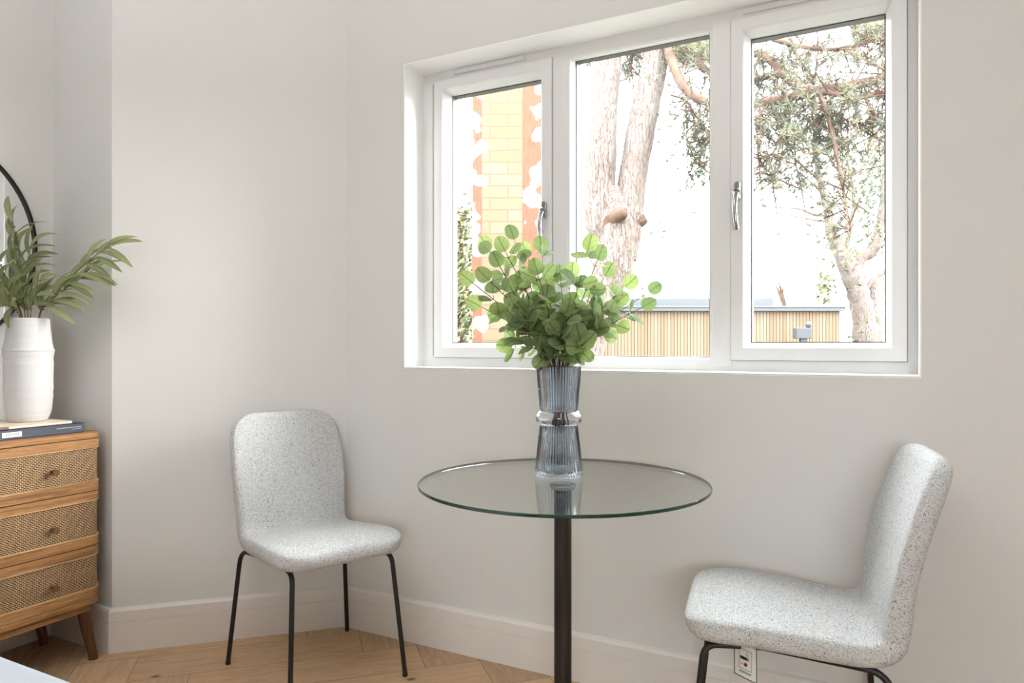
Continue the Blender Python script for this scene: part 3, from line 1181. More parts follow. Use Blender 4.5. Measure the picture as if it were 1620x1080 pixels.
make_spray('eucalyptus_spray', 'round-leaved eucalyptus spray fanning out to the left in front of the brick pier',
           tips([(750, 450, .3), (762, 486, .45), (772, 390, .45), (792, 424, .45), (806, 502, .3), (812, 548, .5), (776, 448, .5), (830, 455, .35), (800, 398, .5)], -0.036, -0.012, 11), 11)
make_spray('eucalyptus_spray', 'upright round-leaved eucalyptus spray with the tallest stems in the middle of the glass vase',
           tips([(814, 374, .55), (836, 402, .45), (858, 394, .5), (850, 440, .4), (888, 446, .4), (868, 470, .3), (866, 556, .0), (893, 500, .3), (880, 530, .2)], -0.014, 0.012, 23), 23)
make_spray('eucalyptus_spray', 'round-leaved eucalyptus spray leaning right with one twig reaching far past the others',
           tips([(905, 440, .4), (925, 404, .5), (946, 412, .5), (960, 436, .45), (935, 470, .3), (988, 456, .5), (1028, 462, .5), (1012, 488, .6), (972, 482, .4), (918, 545, .3), (940, 505, .3)], 0.010, 0.036, 37), 37)

# ------------------------------------------------------------------ chest of drawers
DXF, DY0, DY1, DXB = -2.43, 0.835, 1.549, -2.800
dr = empty('rattan_chest_of_drawers', ((DXF + DXB) / 2, (DY0 + DY1) / 2, 0))
tag(dr, 'rustic oak chest of three woven rattan drawers with rounded corners, under the round mirror', 'chest of drawers')
DO = Vector(dr.location)


def front_path(inset=0.0, r=0.05, n=8, ends=0.03):
    """plan path of the curved front, left end to right end, inset inwards"""
    pts = []
    x, y0, y1 = DXF - inset, DY0 + inset, DY1 - inset
    rr = r - inset
    pts.append((x - rr - ends, y0))
    for k in range(n + 1):
        a = -PI / 2 + PI / 2 * k / n
        pts.append((x - rr + rr * math.cos(a), y0 + rr + rr * math.sin(a)))
    for k in range(n + 1):
        a = PI / 2 * k / n
        pts.append((x - rr + rr * math.cos(a), y1 - rr + rr * math.sin(a)))
    pts.append((x - rr - ends, y1))
    return pts


def dbuild(mb, name, mats, parent=dr, bevel=None, sharp=35):
    mb.v = [(x - DO.x, y - DO.y, z - DO.z) for x, y, z in mb.v]
    return mb.build(name, mats, parent, bevel=bevel, sharp=sharp)


def slab(inset, z0, z1, back=DXB, r=0.05):
    pts = front_path(inset, r, 10, 0.0)
    pts = pts[1:-1]
    pl = pts + [(back, DY1 - inset), (back, DY0 + inset)]
    mb = MB()
    mb.loft([[(x, y, z0) for x, y in pl], [(x, y, z1) for x, y in pl]], smooth=True)
    return mb


dbuild(slab(0.0, 0.7775, 0.7965), 'top_board', 'rustic_oak', bevel=0.0015)
dbuild(slab(0.014, 0.225, 0.7775), 'carcass', 'dark_leg_wood')
dbuild(slab(0.001, 0.205, 0.2255), 'base_board', 'rustic_oak', bevel=0.0015)
mb = MB()
mb.box(DXF - 0.045, DXF - 0.025, DY0 + 0.03, DY1 - 0.035, 0.176, 0.205)
mb.box(DXB + 0.02, DXB + 0.04, DY0 + 0.03, DY1 - 0.03, 0.176, 0.205)
mb.box(DXB + 0.03, DXF - 0.045, DY1 - 0.055, DY1 - 0.035, 0.176, 0.205)
mb.box(DXB + 0.03, DXF - 0.045, DY0 + 0.03, DY0 + 0.05, 0.176, 0.205)
dbuild(mb, 'apron', 'rustic_oak')


def ribbon(z0, z1, inset0, inset1, uv=False):
    a, b = front_path(inset0), front_path(inset1)
    mb = MB()
    lps = []
    for p, q in zip(a, b):
        lps.append([(p[0], p[1], z0), (p[0], p[1], z1), (q[0], q[1], z1), (q[0], q[1], z0)])
    mb.loft(lps)
    return mb


def ribbon_uv(z0, z1, inset):
    a = front_path(inset, n=10)
    vs, uvs, fs = [], [], []
    s = 0
    for i, p in enumerate(a):
        if i:
            s += math.hypot(p[0] - a[i - 1][0], p[1] - a[i - 1][1])
        vs += [(p[0], p[1], z0), (p[0], p[1], z1)]
        uvs += [(s, z0), (s, z1)]
    for i in range(len(a) - 1):
        fs.append((2 * i, 2 * i + 2, 2 * i + 3, 2 * i + 1))
    mb = MB()
    mb.add(vs, fs, 0, uvs, smooth=True)
    return mb


for (z0, z1, kz) in ((0.5970, 0.7755, 0.681), (0.4080, 0.5935, 0.492), (0.2280, 0.4045, 0.301)):
    mb = ribbon(z0, z0 + 0.031, 0.0, 0.012)
    m2 = ribbon(z1 - 0.029, z1, 0.0, 0.012)
    mb.add(m2.v, m2.f, smooth=True)
    d = dbuild(mb, 'drawer', 'rustic_oak', sharp=40)
    # thin edge mouldings round the cane
    mb = ribbon(z0 + 0.031, z0 + 0.0335, -0.0012, 0.010)
    m2 = ribbon(z1 - 0.0315, z1 - 0.029, -0.0012, 0.010)
    mb.add(m2.v, m2.f, smooth=True)
    dbuild(mb, 'moulding', 'pale_moulding', d, sharp=40)
    dbuild(ribbon_uv(z0 + 0.030, z1 - 0.028, 0.0045), 'rattan_panel', 'rattan', d, sharp=None)
    for ky in (1.372, DY0 + DY1 - 1.372):
        mb = MB()
        prof = [(0.0058, 0.0), (0.0055, 0.010), (0.0075, 0.016), (0.0108, 0.021), (0.0112, 0.027), (0.0100, 0.0295)]
        mb.lathe(prof, 20)
        mb.v = [(DXF - 0.005 + z, ky + x, kz + y) for x, y, z in mb.v]
        k_ = dbuild(mb, 'knob', 'knob_wood', d)
        k_['label'] = 'dark wooden knob'
for (lx, ly, sx, sy) in ((DXF - 0.052, DY1 - 0.050, 1, 1), (DXF - 0.052, DY0 + 0.050, 1, -1), (DXB + 0.055, DY1 - 0.050, -1, 1), (DXB + 0.055, DY0 + 0.050, -1, -1)):
    mb = MB()
    pts = [(lx, ly, 0.205), (lx + sx * 0.008, ly + sy * 0.012, 0.11), (lx + sx * 0.018, ly + sy * 0.030, 0.012), (lx + sx * 0.018, ly + sy * 0.030, 0.0)]
    if sx < 0:
        pts = [(lx, ly, 0.205), (lx, ly, 0.11), (lx, ly + sy * 0.02, 0.012), (lx, ly + sy * 0.02, 0.0)]
    mb.tube(pts, [0.0195, 0.0175, 0.0148, 0.0146], 20)
    dbuild(mb, 'leg', 'dark_leg_wood')

# ------------------------------------------------------------------ books, ceramic vase, greenery
bz = 0.7967
bk = empty('navy_book', (-2.60, 1.345, bz))
tag(bk, 'large navy coffee-table book lying flat on the chest of drawers, under the cream book', 'book')
def bbox(mb, name, mat, par, off, bevel=None):
    mb.v = [(x - off[0], y - off[1], z - off[2]) for x, y, z in mb.v]
    return mb.build(name, mat, par, bevel=bevel)


BO = (-2.60, 1.345, bz)
BX0, BX1, BY0, BY1 = -2.735, -2.478, 1.185, 1.505
mb = MB()
mb.box(BX0, BX1, BY0, BY1, bz, bz + 0.0025)
mb.box(BX0, BX1, BY0, BY1, bz + 0.0300, bz + 0.0325)
mb.box(BX1 - 0.003, BX1, BY0, BY1, bz, bz + 0.0325)
bbox(mb, 'cover', 'book_navy', bk, BO, 0.0006)
mb = MB(); mb.box(BX0 + 0.004, BX1 - 0.003, BY0 + 0.004, BY1 - 0.004, bz + 0.0025, bz + 0.030)
bbox(mb, 'pages', 'paper', bk, BO)
# spine printing: boxed title on the left, two fine lines on the right
SX = BX1 + 0.0003
mb = MB()
for (y0, y1, z0, z1) in ((1.2445, 1.2455, 0.0065, 0.0255), (1.3020, 1.3030, 0.0065, 0.0255), (1.2445, 1.3030, 0.0065, 0.0075), (1.2445, 1.3030, 0.0245, 0.0255)):
    pass
mb.box(SX - 0.0004, SX, 1.2450, 1.3035, bz + 0.0075, bz + 0.0235)
plate = bbox(mb, 'title_plate', 'label_white', bk, BO)
text_mesh('title_text', 'LIFESTYLE', 0.0118, 'book_navy', bk,
          Matrix.Translation((SX + 0.0002 - BO[0], 1.2742 - BO[1], 0.0155)) @ Matrix.Rotation(PI / 2, 4, 'Z') @ Matrix.Rotation(PI / 2, 4, 'X'), sx=0.86)
mb = MB()
mb.box(SX - 0.0004, SX, 1.412, 1.496, bz + 0.0185, bz + 0.0212)
mb.box(SX - 0.0004, SX, 1.462, 1.496, bz + 0.0125, bz + 0.0142)
bbox(mb, 'spine_print', 'label_grey', bk, BO)

ck = empty('cream_book', (-2.61, 1.33, bz + 0.0327))
tag(ck, 'thin cream book lying on the navy book, under the white ceramic vase', 'book')
CO = (-2.61, 1.33, bz + 0.0327)
cz = CO[2]
mb = MB(); mb.box(-2.725, -2.492, 1.195, 1.472, cz, cz + 0.0012); mb.box(-2.725, -2.492, 1.195, 1.472, cz + 0.0072, cz + 0.0086)
mb.box(-2.4935, -2.492, 1.195, 1.472, cz, cz + 0.0086)
bbox(mb, 'cover', 'book_cream', ck, CO, 0.0004)
mb = MB(); mb.box(-2.721, -2.4935, 1.198, 1.469, cz + 0.0012, cz + 0.0072)
bbox(mb, 'pages', 'paper', ck, CO)
mb = MB(); mb.box(-2.4922, -2.4916, 1.200, 1.272, cz + 0.001, cz + 0.0076)
o = bbox(mb, 'spine_label', 'book_brown', ck, CO); o['label'] = 'brown label on the spine'

WX, WY, WZ = -2.608, 1.393, cz + 0.0088
wv = empty('white_ceramic_vase', (WX, WY, WZ))
tag(wv, 'tall matt white ceramic vase with a raised collar, standing on the books', 'vase')
mb = MB()
pr = [(0.050, 0.0), (0.055, 0.004), (0.0605, 0.016), (0.0665, 0.035), (0.0705, 0.07), (0.0725, 0.11), (0.0722, 0.15), (0.0732, 0.19), (0.0728, 0.215), (0.0752, 0.236), (0.0768, 0.2425), (0.0752, 0.2465),
      (0.0705, 0.262), (0.0672, 0.285), (0.0648, 0.31), (0.0626, 0.335), (0.0612, 0.3485), (0.0598, 0.350), (0.0575, 0.3485), (0.058, 0.30), (0.064, 0.24), (0.066, 0.12), (0.055, 0.02), (0.03, 0.012)]
pr = [tuple(p) for p in catmull(pr, 4)]
mb.lathe([(r + (0.00045 * math.sin(z * 420) + 0.0004 * math.sin(z * 171) if i < 72 else 0), z) for i, (r, z) in enumerate(pr)], 72)
mb.build('vase_body', 'white_ceramic', wv, sharp=60)


def long_leaf(mb, pos, d, nrm, L, W, bend, tint):
    d = d.normalized()
    nrm = nrm - d * nrm.dot(d)
    nrm = nrm.normalized() if nrm.length > 1e-4 else d.orthogonal()
    side = d.cross(nrm)
    n = 9
    vs, uvs, fs = [], [], []
    p = pos.copy(); dd = d.copy()
    for i in range(n + 1):
        t = i / n
        w = W * (math.sin(PI * min(t * 0.9 + 0.06, 1)) ** 0.8) * (1 - 0.15 * t)
        if i == n: w = 0.0003
        nn = dd.cross(side).normalized() * -1
        for k, q in ((-1, -1), (0, 0), (1, 1)):
            vs.append(tuple(p + side * (w * q) + nn * (abs(q) * w * 0.25)))
            uvs.append((q * 0.5, t))
        dd = (dd + bend * (1.0 / n)).normalized()
        p = p + dd * (L / n)
    for i in range(n):
        a = i * 3
        fs += [(a, a + 1, a + 4, a + 3), (a + 1, a + 2, a + 5, a + 4)]
    mb.add(vs, fs, 0, uvs, tint, smooth=True)


def willow(label, stems, seed, origin):
    rng = random.Random(seed)
    root = empty('willow_leaf_spray', (WX, WY, WZ + 0.014))
    tag(root, label, 'foliage', 'long-leaved sprays in the white vase')
    st, lf = MB(), MB()
    O = Vector((WX, WY, WZ + 0.014))
    for pts, nl, LL in stems:
        q = [Vector(p) - O for p in pts]
        mouth = Vector((0, 0, 0.335))
        dirx = (q[1] - q[0])
        m = q[0]
        foot = Vector((-m.x * 0.6, -m.y * 0.6, 0.008))
        path = catmull([tuple(foot), tuple(m)] + [tuple(p) for p in q[1:]], 10)
        n = len(path)
        st.tube(path, [0.0022 - 0.0014 * i / n for i in range(n)], 7)
        s0 = 12
        for k in range(nl):
            t = k / (nl - 1)
            i = int(s0 + (n - 2 - s0) * t)
            p = Vector(path[i]); d = (Vector(path[min(i + 1, n - 1)]) - Vector(path[i - 1])).normalized()
            sg = 1 if k % 2 else -1
            lat = d.cross(-FV).normalized() * sg
            if k == nl - 1: lat *= 0.15
            ax = (d * 0.95 + lat * rng.uniform(0.45, 0.9) - FV * rng.uniform(-0.35, 0.5)).normalized()
            bend = RV * 0.25 + Vector((0, 0, -0.55 if sg > 0 else -0.25)) + RV * (0.5 if sg < 0 else 0.2)
            nr = -FV + Vector((0, 0, 0.8)) + RV * rng.uniform(-0.7, 0.7)
            long_leaf(lf, p, ax, nr, LL * 1.25 * rng.uniform(0.8, 1.15) * (1 - 0.15 * t), 0.0122 * rng.uniform(0.8, 1.15), bend * rng.uniform(1.2, 2.3), rng.random())
            if rng.random() < 0.5:
                # little seed heads at the nodes
                bp_ = p + Vector((rng.uniform(-.008, .008), rng.uniform(-.008, .008), rng.uniform(-.006, .008)))
                st.tube([tuple(p), tuple(bp_)], [0.0008, 0.0018], 5)
    st.build('stems', 'willow_twig', root)
    lf.build('leaves', 'willow_leaf', root, sharp=None)
    return root


DV = 2.44     # depth of the white vase from the camera


willow('long-leaved spray arching to the right out of the white vase',
       [([at(62, 505, DV), at(78, 478, DV), at(110, 440, DV - .03), at(150, 405, DV - .05), at(180, 388, DV - .06)], 21, 0.115),
        ([at(60, 505, DV + .02), at(85, 472, DV + .03), at(120, 445, DV + .03), at(150, 425, DV + .04)], 13, 0.105)], 5, None)
willow('long-leaved spray standing upright in front of the mirror in the white vase',
       [([at(40, 505, DV), at(36, 460, DV), at(30, 400, DV), at(18, 345, DV)], 18, 0.115),
        ([at(44, 505, DV + .02), at(44, 465, DV + .03), at(42, 425, DV + .03), at(50, 385, DV + .02)], 12, 0.11),
        ([at(48, 505, DV - .03), at(54, 475, DV - .05), at(66, 440, DV - .07)], 6, 0.11)], 9, None)
willow('long-leaved spray drooping to the left over the white vase rim',
       [([at(34, 505, DV), at(20, 470, DV - .02), at(0, 440, DV - .03), at(-25, 425, DV - .03)], 12, 0.10),
        ([at(32, 505, DV - .02), at(14, 485, DV - .05), at(-8, 475, DV - .07)], 8, 0.09),
        ([at(36, 505, DV + .02), at(10, 450, DV + .0), at(-15, 390, DV)], 10, 0.10)], 15, None)

# ------------------------------------------------------------------ round mirror on the left wall
MR = 0.392
mc = (XL + 0.0, YA - 0.068 - MR, 1.455)
mi = empty('round_mirror', (XL + 0.001, mc[1], mc[2]))
tag(mi, 'round wall mirror in a thin black frame above the chest of drawers', 'mirror')


def disc_ring(mb, prof, n=96):
    loops = []
    for k in range(n + 1):
        a = 2 * PI * k / n
        loops.append([(x, r * math.cos(a), r * math.sin(a)) for r, x in prof])
    mb.loft(loops, cap=False)


mb = MB(); disc_ring(mb, [(MR - 0.009, 0.0), (MR - 0.009, 0.0215), (MR - 0.007, 0.023), (MR - 0.002, 0.023), (MR, 0.021), (MR, 0.0)])
for i in range(len(mb.f)): pass
mb.build('frame', 'mirror_frame', mi, sharp=50)
mb = MB()
n = 96
lp = [[(x, (MR - 0.009) * math.cos(2 * PI * k / n), (MR - 0.009) * math.sin(2 * PI * k / n)) for k in range(n)] for x in (0.004, 0.012)]
mb.loft(lp, smooth=False)
mb.build('mirror_glass', 'mirror_glass', mi)

# ------------------------------------------------------------------ bed (its near corner shows bottom left)
bed = empty('bed', (-1.85, 0.02, 0))
tag(bed, 'bed with a pale grey quilt, its rounded edge showing in the bottom left corner', 'bed')
EO = Vector(bed.location)


def rbox(x0, x1, y0, y1, z0, z1, r, n=5, nc=8, rc=0.08):
    """soft box: rounded plan corners rc and rolled top/bottom edges r"""
    mb = MB()
    prof = []
    for k in range(n + 1):
        a = -PI / 2 + PI / 2 * k / n
        prof.append((r - r * math.cos(a), z0 + r + r * math.sin(a)))
    for k in range(n + 1):
        a = PI / 2 * k / n
        prof.append((r - r * math.cos(a), z1 - r + r * math.sin(a)))
    loops = []
    for (ins, z) in prof:
        lp = []
        for (cx, cy, a0) in ((x1, y1, 0), (x0, y1, PI / 2), (x0, y0, PI), (x1, y0, 3 * PI / 2)):
            sx = -1 if cx == x1 else 1
            sy = -1 if cy == y1 else 1
            for k in range(nc + 1):
                a = a0 + PI / 2 * k / nc
                R = max(rc - ins, 0.002)
                lp.append((cx + sx * (ins + R) + R * math.cos(a), cy + sy * (ins + R) + R * math.sin(a), z))
        loops.append(lp)
    mb.loft(loops)
    return mb


def ebuild(mb, name, mat, **k):
    mb.v = [(x - EO.x, y - EO.y, z - EO.z) for x, y, z in mb.v]
    return mb.build(name, mat, bed, **k)


BXL, BXR, BYN, BYS = -2.74, -0.72, 0.745, -0.70
ebuild(rbox(BXL, BXR - 0.03, BYS + 0.03, BYN - 0.03, 0.06, 0.26, 0.02, rc=0.05), 'divan_base', 'bed_base', sharp=60)
ebuild(rbox(BXL, BXR - 0.02, BYS + 0.02, BYN - 0.02, 0.262, 0.44, 0.05, rc=0.09), 'mattress', 'linen_white', sharp=60)
q = ebuild(rbox(BXL + 0.02, BXR, BYS, BYN + 0.028, 0.33, 0.502, 0.03, rc=0.10), 'quilt', 'duvet', sharp=60)
mb = rbox(BXL + 0.5, BXR - 0.10, BYS + 0.06, BYN - 0.075, 0.490, 0.535, 0.0224, rc=0.08)
ebuild(mb, 'folded_blanket', 'linen_white', sharp=60)
hb = rbox(XL + 0.02, BXL + 0.01, BYS - 0.03, BYN + 0.0, 0.05, 1.15, 0.03, rc=0.035)
ebuild(hb, 'headboard', 'bed_base', sharp=60)
for (x, y) in ((BXL + 0.1, BYS + 0.1), (BXL + 0.1, BYN - 0.12), (BXR - 0.15, BYS + 0.12), (BXR - 0.15, BYN - 0.15)):
    mb = MB(); mb.lathe([(0.02, 0), (0.025, 0.062)], 14, cx=x, cy=y)
    ebuild(mb, 'leg', 'black_metal')

# ------------------------------------------------------------------ garden beyond the window
GZ = -0.75
mb = MB(); mb.box(-30, 22, 2.7, 45, GZ - 0.2, GZ)
g = mb.build('lawn', 'lawn'); tag(g, kind='structure')
g['kind'] = 'structure'; g['label'] = 'pale lawn outside the window'; g.name = 'ground'

# brick pier
o0 = at(747, 545, 4.5)
pier = empty('brick_pier', (o0.x, o0.y, GZ), TH)
tag(pier, 'yellow brick pier with red edges and white render splashes, outside the left window', 'brick pier')
mb = MB()
PWd, PDp, PH = 0.435, 0.5, 5.6
uvf = lambda x, z: (x, z)
mb.add([(0, 0, 0), (PWd, 0, 0), (PWd, 0, PH), (0, 0, PH)], [(0, 1, 2, 3)], 0, [(0, 0), (PWd, 0), (PWd, PH), (0, PH)])
mb.add([(PWd, 0, 0), (PWd, PDp, 0), (PWd, PDp, PH), (PWd, 0, PH)], [(0, 1, 2, 3)], 0, [(0.4, 0), (0.4 - PDp, 0), (0.4 - PDp, PH), (0.4, PH)])
mb.add([(0, PDp, 0), (0, 0, 0), (0, 0, PH), (0, PDp, PH)], [(0, 1, 2, 3)], 0, [(PDp, 0), (0, 0), (0, PH), (PDp, PH)])
mb.add([(PWd, PDp, 0), (0, PDp, 0), (0, PDp, PH), (PWd, PDp, PH)], [(0, 1, 2, 3)], 0, [(0, 0), (PWd, 0), (PWd, PH), (0, PH)])
mb.build('brick_shaft', 'brickwork', pier)
mb = MB(); mb.box(-0.03, PWd + 0.03, -0.03, PDp + 0.03, PH, PH + 0.08)
mb.build('coping', 'render_white', pier)
mb = MB(); mb.box(PWd, PWd + 0.05, 0.02, PDp, 0, PH)
mb.build('render_strip', 'render_white', pier)

# garden room
gr0 = at(936, 545, 12.0)
gr = empty('garden_room', (gr0.x, gr0.y, GZ), TH)
tag(gr, 'flat-roofed garden room clad in vertical cedar slats with a grey roof edge', 'building')
GW = (1328 - 936) / FPX * 12.0
GH = (545 - 492) / FPX * 12 + CAM_H - GZ
rng = random.Random(8)
mb = MB()
mb.box(0.01, GW - 0.01, 0.012, 3.0, 0, GH, 1)
x = 0.0
while x < GW - 0.02:
    w = 0.0555
    mb.box(x, x + w - 0.008, 0, 0.024, 0.05, GH, 0, tint=rng.random())
    x += w
mb.build('slat_cladding', ['cedar', 'cedar_backing'], gr)
mb = MB(); mb.box(-0.08, GW + 0.075, -0.07, 3.08, GH, GH + 0.072)
mb.box(-0.08, GW + 0.075, -0.085, -0.07, GH + 0.055, GH + 0.08)
mb.build('roof_edge', 'grey_trim', gr, bevel=0.004)
mb = MB(); mb.box(GW - 0.012, GW + 0.004, -0.01, 0.03, 0, GH); mb.build('corner_trim', 'render_white', gr)
mb = MB()
mb.box(0.7, GW - 1.75, 0.4, 1.5, GH + 0.072, GH + 0.24)
mb.add([(GW - 1.75, 0.4, GH + 0.072), (GW - 0.95, 0.4, GH + 0.072), (GW - 0.95, 1.5, GH + 0.072), (GW - 1.75, 1.5, GH + 0.072),
        (GW - 1.75, 0.4, GH + 0.20), (GW - 0.97, 0.4, GH + 0.25), (GW - 0.97, 1.5, GH + 0.25), (GW - 1.75, 1.5, GH + 0.20)],
       [(0, 3, 2, 1), (4, 5, 6, 7), (0, 1, 5, 4), (1, 2, 6, 5), (2, 3, 7, 6), (3, 0, 4, 7)])
sk = mb.build('roof_light', 'glazing_grey', gr)
ae = empty('television_aerial', tuple(at(1112, 486, 12.45)), TH)
ae.location.z = GZ + GH + 0.24
tag(ae, 'thin grey aerial lying low over the garden room roof', 'aerial')
mb = MB()
mb.tube([(-0.10, 0, 0.0), (-0.10, 0, 0.09)], 0.008, 6)
mb.build('mast', 'dark_line', ae)
mb = MB()
mb.tube([(-0.15, 0, 0.09), (0.95, 0, -0.0)], 0.006, 6)
mb.tube([(-0.02, 0, 0.08), (-0.02, 0, 0.045)], 0.005, 5)
mb.build('boom', 'dark_line', ae)
# lamp box on a post in front of the cladding
lp0 = at(1271, 527, 11.5)
gl = empty('garden_lamp_post', (lp0.x, lp0.y, GZ), TH)
tag(gl, 'pale grey box on a post with a small lamp on top, before the cladding', 'garden lamp')
zc = lp0.z - GZ
mb = MB(); mb.box(-0.045, 0.055, -0.02, 0.06, 0, zc - 0.08); mb.build('post', 'lamp_grey', gl)
mb = MB(); mb.box(-0.13, 0.115, -0.06, 0.10, zc - 0.085, zc + 0.085); mb.build('box', 'lamp_grey', gl, bevel=0.008)
mb = MB()
mb.lathe([(0.001, -0.055), (0.03, -0.045), (0.05, -0.01), (0.05, 0.02), (0.03, 0.05), (0.001, 0.058)], 16)
mb.v = [(x + 0.085, y, z + zc + 0.135) for x, y, z in mb.v]
mb.tube([(0.085, 0.03, zc + 0.08), (0.085, 0.02, zc + 0.12)], 0.015, 8)
mb.build('lamp_head', 'lamp_grey', gl)


def tuft(mb, c, L, n, rng, tint, w=0.0035, up=0.3):
    for k in range(n):
        d = Vector((rng.gauss(0, 1), rng.gauss(0, 1), rng.gauss(up, 1))).normalized()
        s = d.orthogonal().normalized() * w
        a = c + d * L * 0.08
        b = c + d * L * rng.uniform(0.7, 1.1) + Vector((0, 0, -0.1 * L))
        mb.add([tuple(a - s), tuple(a + s), tuple(b)], [(0, 1, 2)], 0, tint=tint)


def leaf_cloud(mb, c, spread, n, size, rng, tlo, thi):
    for k in range(n):
        p = c + Vector((rng.gauss(0, spread[0]), rng.gauss(0, spread[1]), rng.gauss(0, spread[2])))
        d = Vector((rng.gauss(0, 1), rng.gauss(0, 1), rng.gauss(0, 1))).normalized()
        e = d.orthogonal().normalized()
        f = d.cross(e)
        s = size * rng.uniform(0.6, 1.3)
        mb.add([tuple(p - e * s), tuple(p + f * s * 0.5), tuple(p + e * s), tuple(p - f * s * 0.5)], [(0, 1, 2, 3)], 0, tint=rng.uniform(tlo, thi))


def bark_tube(mb, pts, seed, n=18, per=6, rough=0.05):
    """pts = (u, v, D, radius); knobbly trunk"""
    rng = random.Random(seed)
    q = catmull([(*at(u, v, D), r) for u, v, D, r in pts], per)
    mb.tube([p[:3] for p in q], [p[3] * (1 + rng.uniform(-rough, rough)) for p in q], n)


# ---- pine with forked trunk
PD = 7.0
base = at(915, 545, PD)
pine = empty('pine_tree', (base.x, base.y, GZ))
tag(pine, 'big pine with a forked pinkish trunk and long branches, behind the centre and right windows', 'tree')
PO = Vector(pine.location)


def obuild(mb, name, mat, root, sharp=40):
    off = Vector(root.location)
    mb.v = [(x - off.x, y - off.y, z - off.z) for x, y, z in mb.v]
    return mb.build(name, mat, root, sharp=sharp)


vb = 545 + (CAM_H - GZ) / PD * FPX
mb = MB()
bark_tube(mb, [(905, vb + 5, PD, 0.27), (915, 640, PD, 0.21), (927, 560, PD, 0.178), (952, 470, PD, 0.185), (972, 400, PD, 0.215), (975, 350, PD, 0.205), (968, 322, PD, 0.16), (960, 300, PD, 0.12)], 1)
bark_tube(mb, [(962, 400, PD, 0.13), (950, 350, PD, 0.150), (949, 300, PD, 0.152), (953, 200, PD, 0.142), (963, 90, PD, 0.130), (972, -40, PD, 0.12), (975, -260, PD, 0.11), (985, -520, PD, 0.09)], 2)
bark_tube(mb, [(985, 410, PD, 0.14), (993, 350, PD, 0.152), (998, 300, PD, 0.140), (1015, 200, PD, 0.138), (1036, 100, PD, 0.128), (1052, -30, PD, 0.12), (1075, -260, PD, 0.10), (1085, -520, PD, 0.07)], 3)
obuild(mb, 'trunk', 'bark', pine)
mb = MB()
bark_tube(mb, [(955, 358, PD - 0.03, 0.12), (966, 350, PD - 0.12, 0.085), (977, 341, PD - 0.20, 0.066), (986, 336, PD - 0.26, 0.058), (990, 334, PD - 0.275, 0.046)], 4, 12, 3, 0.16)
bark_tube(mb, [(1000, 343, PD - 0.0, 0.10), (1010, 348, PD - 0.04, 0.075), (1016, 352, PD - 0.07, 0.055), (1018, 354, PD - 0.08, 0.045)], 5, 12, 3, 0.14)
obuild(mb, 'broken_branch_stub', 'branch_bark', pine)
BRN = [
    [(1052, 60, 6.9, .05), (1072, 120, 6.7, .045), (1095, 150, 6.6, .042), (1135, 165, 6.5, .042), (1190, 164, 6.4, .042), (1245, 155, 6.3, .042), (1290, 144, 6.2, .046), (1350, 135, 6.2, .046), (1415, 118, 6.1, .036), (1500, 85, 6, .02)],
    [(1075, 40, 6.9, .04), (1110, 105, 6.8, .036), (1150, 125, 6.8, .034), (1188, 128, 6.7, .032), (1230, 116, 6.7, .030), (1262, 118, 6.6, .028)],
    [(1150, 70, 6.6, .035), (1188, 80, 6.6, .036), (1215, 92, 6.5, .038), (1240, 118, 6.4, .038), (1262, 138, 6.3, .038), (1288, 142, 6.25, .036)],
    [(1290, 142, 6.2, .026), (1330, 150, 6.1, .026), (1362, 154, 6.1, .022), (1400, 146, 6, .016), (1440, 150, 6, .01)],
    [(1296, 146, 6.2, .024), (1304, 170, 6.1, .022), (1316, 205, 6.1, .019), (1324, 250, 6.0, .016), (1334, 300, 6.0, .012), (1340, 330, 6.0, .008), (1346, 362, 6.0, .004)],
    [(1222, 62, 6.5, .022), (1270, 74, 6.4, .02), (1320, 78, 6.3, .018), (1375, 66, 6.3, .015), (1420, 60, 6.2, .01)],
    [(1335, 78, 6.3, .014), (1375, 98, 6.2, .012), (1402, 112, 6.1, .010), (1430, 130, 6.1, .008)],
    [(1200, 160, 6.3, .012), (1205, 200, 6.2, .010), (1199, 245, 6.2, .008), (1215, 270, 6.2, .006), (1235, 285, 6.1, .004)],
    [(1222, 165, 6.3, .012), (1232, 200, 6.2, .011), (1250, 232, 6.2, .009), (1262, 270, 6.2, .004)],
    [(1368, 152, 6.1, .014), (1380, 176, 6.0, .012), (1400, 200, 6.0, .010), (1416, 222, 6.0, .008)],
    [(1255, 132, 6.35, .014), (1285, 165, 6.3, .012), (1330, 185, 6.3, .010), (1380, 215, 6.2, .008), (1418, 235, 6.2, .006)],
    [(1250, 60, 6.6, .016), (1262, 90, 6.6, .013), (1290, 128, 6.5, .010)],
    [(1005, 50, 7.1, .016), (1000, 95, 7.2, .012), (992, 125, 7.2, .006)],
    [(1060, 150, 6.9, .010), (1085, 160, 6.9, .009), (1105, 190, 6.9, .007), (1120, 205, 6.9, .005)],
    [(1122, 140, 6.8, .010), (1130, 200, 6.9, .009), (1112, 230, 6.9, .007), (1105, 262, 6.9, .004)],
]
mb = MB()
for k, b in enumerate(BRN):
    bark_tube(mb, b, 20 + k, 9, 5, 0.08)
rng = random.Random(77)
